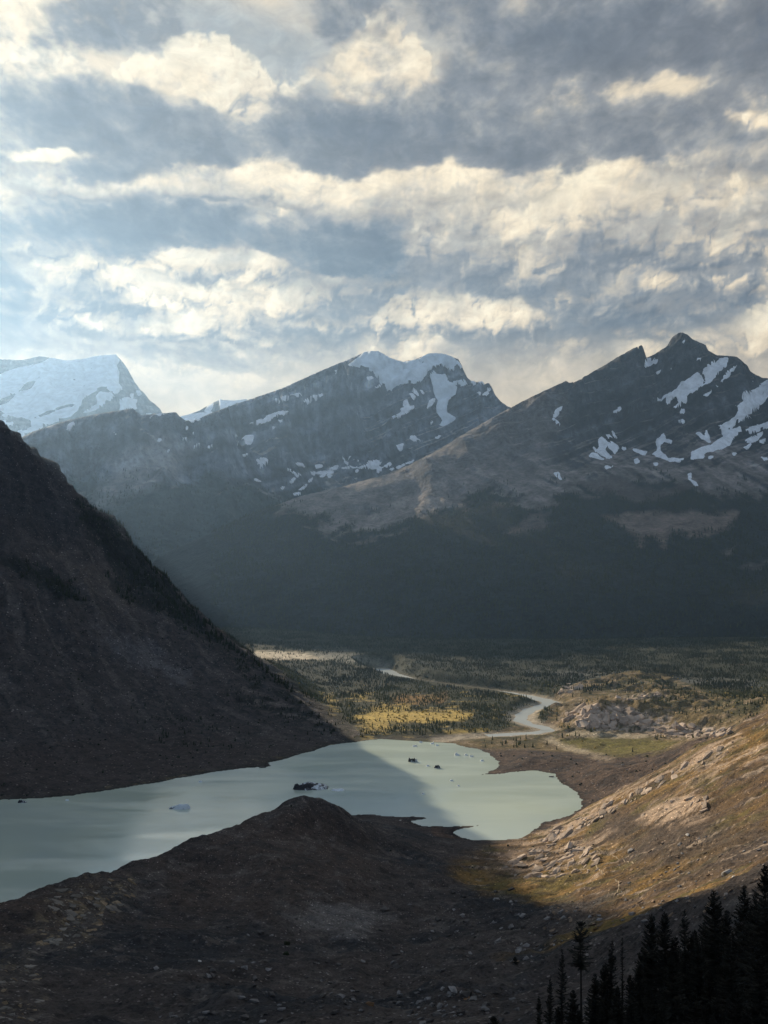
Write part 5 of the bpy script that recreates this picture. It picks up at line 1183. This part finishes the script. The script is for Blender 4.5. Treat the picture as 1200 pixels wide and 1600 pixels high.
# boulders that stand out by themselves
for x, y, s, me, lab in [(728, 1560, 13, hull_rock(200, (1, .8, .7), 14, M_st_or), 'orange-brown block of stone on the grey scree near the bottom edge'), (578, 1570, 15, hull_rock(201, (1, .7, .7), 14, M_st_or), 'ochre block of stone among dark rubble at the bottom edge'), (540, 1569, 13, ST_D[1], 'dark boulder left of the ochre block at the bottom edge'),
                         (1137, 1366, 16, hull_rock(203, (1, .9, .75), 60, plain_material('pale_grey_boulder', (.30, .285, .27), 0.9, 0.2, 0.3, 1.4, 0.5, 0.12), .55), 'large rounded grey boulder alone on the lit slope'), (1146, 1370, 8, hull_rock(204, (1, .6, .4), 14, M_st_white), 'small white stone right beside the large rounded grey boulder'), (1074, 1305, 14, hull_rock(205, (1, .5, .25), 14, M_st_white), 'flat white slab lying in the brown middle of the lit slope'), (986, 1332, 13, hull_rock(206, (1, .8, .6), 16, M_st_grey), 'grey boulder beside the trail on the lit slope'),
                         (312, 1502, 8, hull_rock(207, (1, .6, .4), 14, M_st_white), 'small white stone on the dark moraine'), (910, 1338, 11, BLOCK[1], 'tall pale block at the right end of the block field')]:
    p = pixel_ground(x, y)
    o = put_rock('boulder', me, p[0], p[1], s * p[1] / F, None, 0.2, rg=rg); o['label'] = lab; o['category'] = 'boulder'
# finer rubble everywhere, uncountable
rd = (region == 0) * land * (px > -60) * (px < 1260) * np.clip(0.35 + 1.2 * N2 + 0.6 * out_m, 0.05, 1.6) * np.where(GY < 500, 0.10, np.where(GY < 900, 0.035, 0.014))
rd = rd + (region == 5) * land * 0.0025 * np.clip(0.5 + N2 * 2, 0, 2) + (region == 2) * land * 0.004
QP, _, _ = scatter(rd, GX, GY, GZ, 15)
qs = np.random.default_rng(16).pareto(3.0, len(QP)) * 0.35 + 0.35
instanced('moraine_rubble', QP, np.clip(qs, .3, 3.2) * np.clip(QP[:, 1] / 800, 0.6, 2.0), ST_D + ST_G, 'fine dark rubble strewn over the moraine and the scree', 'rubble', 23)
hd = (region == 1) * land * (px < 1260) * np.clip(0.25 + 1.0 * bed + 0.9 * slab, 0.03, 1.6) * np.where(GY < 700, 0.035, 0.014) + (region == 3) * land * rockm * 0.006
HP, _, _ = scatter(hd, GX, GY, GZ, 17)
hs = np.random.default_rng(18).pareto(2.6, len(HP)) * 0.5 + 0.5
instanced('slope_rubble', HP, np.clip(hs, .4, 4.0) * np.clip(HP[:, 1] / 1000, 0.5, 1.8), SLAB_B + SLAB[:2] + BLOCK[:2], 'pale and brown rubble strewn over the sunlit slope', 'rubble', 24)

# ------------------------------------------------------------------ trail on the slope
M_trail = plain_material('trail_gravel', (.32, .25, .17), 0.95, 0.1, 0.25, 0.8)
for nm, ln in (('trail', [(893, 1320), (915, 1324), (938, 1329), (958, 1338), (975, 1345), (990, 1350)]), ('trail', [(934, 1344), (931, 1352), (937, 1360), (943, 1366)]), ('trail', [(962, 1374), (967, 1382), (965, 1392), (960, 1400)])):
    w3d = [pixel_ground(x, y) for x, y in ln]
    o = ribbon(nm, w3d, 0.8, M_trail, lambda p: gz(p[0], p[1]) + 0.35, 8); o['kind'] = 'structure'; o['label'] = 'narrow pale footpath crossing the sunlit slope'

# ------------------------------------------------------------------ icebergs and floes
M_berg = plain_material('berg_ice', (.68, .74, .78), 0.45, 0.4, 0.2, 0.25, 0.4, 0.5)
M_dirt = plain_material('berg_debris', (.035, .034, .036), 0.9, 0.2, 0.4, 0.4, 0.6, 0.5)
def dirty_ice(nm, lo):
    m = bpy.data.materials.new(nm); m.use_nodes = True; n = NT(m.node_tree); bs = m.node_tree.nodes['Principled BSDF']
    tcn = n.n('ShaderNodeTexCoord'); nz = n.noise(tcn.outputs['Object'], 0.16, 5.0, 0.7, 0.8)
    n.put(bs.inputs['Base Color'], n.mix(n.rng(nz, lo, lo + 0.07), (.04, .04, .042), (.62, .68, .72))); bs.inputs['Roughness'].default_value = 0.6
    bp = n.n('ShaderNodeBump', {'Height': nz}); bp.inputs['Strength'].default_value = 0.7; bp.inputs['Distance'].default_value = 2.0; n.put(bs.inputs['Normal'], bp.outputs[0])
    return m
M_dice = dirty_ice('debris_streaked_ice', 0.49); M_wice = dirty_ice('white_streaked_ice', 0.36)
def berg_mesh(name, L, W, Hh, seed, mat, peaks=5, nx=26, ny=12):
    rg_ = np.random.default_rng(seed); X, Y = np.meshgrid(np.linspace(-1, 1, nx), np.linspace(-1, 1, ny))
    ang = np.arctan2(Y, X); rad = np.sqrt(X * X + Y * Y)
    edge_ = 0.82 + 0.25 * fbm(np.cos(ang) * 1.3 + seed, np.sin(ang) * 1.3, 1.0, 3, 0.6, seed=seed % 50)
    Z = np.zeros_like(X)
    for k in range(peaks):
        cx, cy, s, a = rg_.uniform(-.7, .7), rg_.uniform(-.4, .4), rg_.uniform(.12, .35), rg_.uniform(.35, 1)
        Z = np.maximum(Z, a * np.clip(1.25 - np.hypot(X - cx, (Y - cy) * 0.8) / s * 0.6, 0, 1) ** 1.2)
    Z = (0.24 + 0.76 * Z + 0.34 * fbm(X, Y, 0.5, 4, 0.6, seed=(seed + 3) % 50)) * sstep(edge_, edge_ - 0.22, rad) - 0.18 * sstep(edge_ - 0.15, edge_ + 0.1, rad)
    o = mesh_from_grid(name, X * L / 2, Y * W / 2, Z * Hh, np.ones((ny - 1, nx - 1), bool), None, mat, smooth=False)
    return o
def berg(x, y, wpx, hpx, seed, label, dirty=0.0, clean_part=None):
    X, Y, _ = PZ(x, y); L = wpx * Y / F; Hh = hpx * Y / F
    e = bpy.data.objects.new('iceberg', None); col.objects.link(e); e.location = (X, Y, 0); e.rotation_euler = (0, 0, random.Random(seed).uniform(-.15, .15))
    e['label'] = label; e['category'] = 'iceberg'; e['group'] = 'icebergs on the lake'
    b = berg_mesh('ice_body', L, max(L * 0.45, 3), Hh, seed, M_berg if dirty < 0.05 else M_wice if dirty < 0.5 else M_dice, 4 if dirty < 0.5 else 9); b.parent = e
    if 0.45 < dirty < 1:
        d = berg_mesh('debris_cover', L * (0.30 + 0.5 * dirty), L * 0.26, Hh * 1.15, seed + 7, M_dirt, 9); d.parent = e; d.location = (-L * (0.30 - 0.25 * dirty), -L * 0.06, 0.05)
    return e
berg(487, 1232, 74, 8, 5, 'largest iceberg, long and dark with debris, before the mound tip', .62)
berg(528, 1235, 26, 3, 9, 'low white tail of ice right of the largest dark iceberg')
berg(280, 1263, 42, 8, 14, 'white iceberg with dark streaks in the shaded left of the lake', .3)
berg(35, 1254, 18, 4, 17, 'small grey iceberg by the left shore at the picture edge', .5)
berg(645, 1190, 18, 5, 21, 'dark jagged iceberg in the middle of the lake', .9)
berg(683, 1200, 14, 4.5, 24, 'compact dark iceberg right of the jagged one', .95)
berg(648, 1166, 10, 3, 27, 'grey-white iceberg far out near the far shore', .4)
berg(675, 1162, 8, 4, 31, 'bright white iceberg nearest the river mouth')
berg(714, 1180, 10, 4, 35, 'bright white floe off the right-hand spit', 0)
for x, y, wpx, s, lab in [(657, 1160, 6, 41, 'thin floe at the far shore above the grey-white iceberg'), (683, 1165, 5, 42, 'tiny floe just right of the bright white iceberg'), (728, 1180, 6, 43, 'first tiny floe right of the bright white floe'), (737, 1182, 6, 44, 'second tiny floe right of the bright white floe'), (753, 1189, 6, 45, 'small floe close to the right shore'), (668, 1197, 6, 46, 'tiny floe between the two dark icebergs'), (705, 1220, 7, 47, 'small thin floe on the sunlit water'), (716, 1228, 4, 48, 'tiniest floe on the sunlit water'), (661, 1241, 6, 49, 'thin floe on the edge of the shadow across the lake'), (313, 1222, 7, 50, 'thin floe along the dark left shore'), (105, 1251, 6, 51, 'tiny floe near the left shore')]:
    berg(x, y, wpx + 1.5, 2.4, s, lab)
for x, y, s, lab in [(410, 1199, 14, 'dark rock standing off the left shore'), (862, 1214, 9, 'low dark rock in the bay right of the spit'), (625, 1283, 5, 'white stone on the near shore spit')]:
    X, Y, _ = PZ(x, y); me = hull_rock(int(x), (1, .5, .3), 16, M_st_white if 'white' in lab else M_st_dark)
    o = bpy.data.objects.new('rock', me); col.objects.link(o); o.location = (X, Y, max(0.2, gz(X, Y))); k_ = s * Y / F; o.scale = (k_, k_, k_); o['label'] = lab; o['category'] = 'rock'
# ------------------------------------------------------------------ haze: one closed box of even air round everything below the sky
def build_haze():
    bm = bmesh.new(); bmesh.ops.create_cube(bm, size=1.0)
    me = bpy.data.meshes.new('haze'); bm.to_mesh(me); bm.free()
    o = bpy.data.objects.new('haze', me); col.objects.link(o)
    x0, x1, y0, y1, z0, z1 = -9000, 9000, -600, 17000, -60, 3260
    o.scale = (x1 - x0, y1 - y0, z1 - z0); o.location = ((x0 + x1) / 2, (y0 + y1) / 2, (z0 + z1) / 2)
    m = bpy.data.materials.new('valley_haze'); m.use_nodes = True; m.node_tree.nodes.clear(); n = NT(m.node_tree)
    pv = n.n('ShaderNodeVolumePrincipled'); pv.inputs['Color'].default_value = (0.42, 0.66, 0.98, 1); pv.inputs['Density'].default_value = HAZE_DENSITY; pv.inputs['Anisotropy'].default_value = 0.65
    out = n.n('ShaderNodeOutputMaterial'); m.node_tree.links.new(pv.outputs[0], out.inputs['Volume'])
    me.materials.append(m)
    o['kind'] = 'stuff'; o['label'] = 'thin blue haze filling the valley in front of the mountains'; o['category'] = 'haze'
HAZE_DENSITY = 1.85e-5
build_haze()
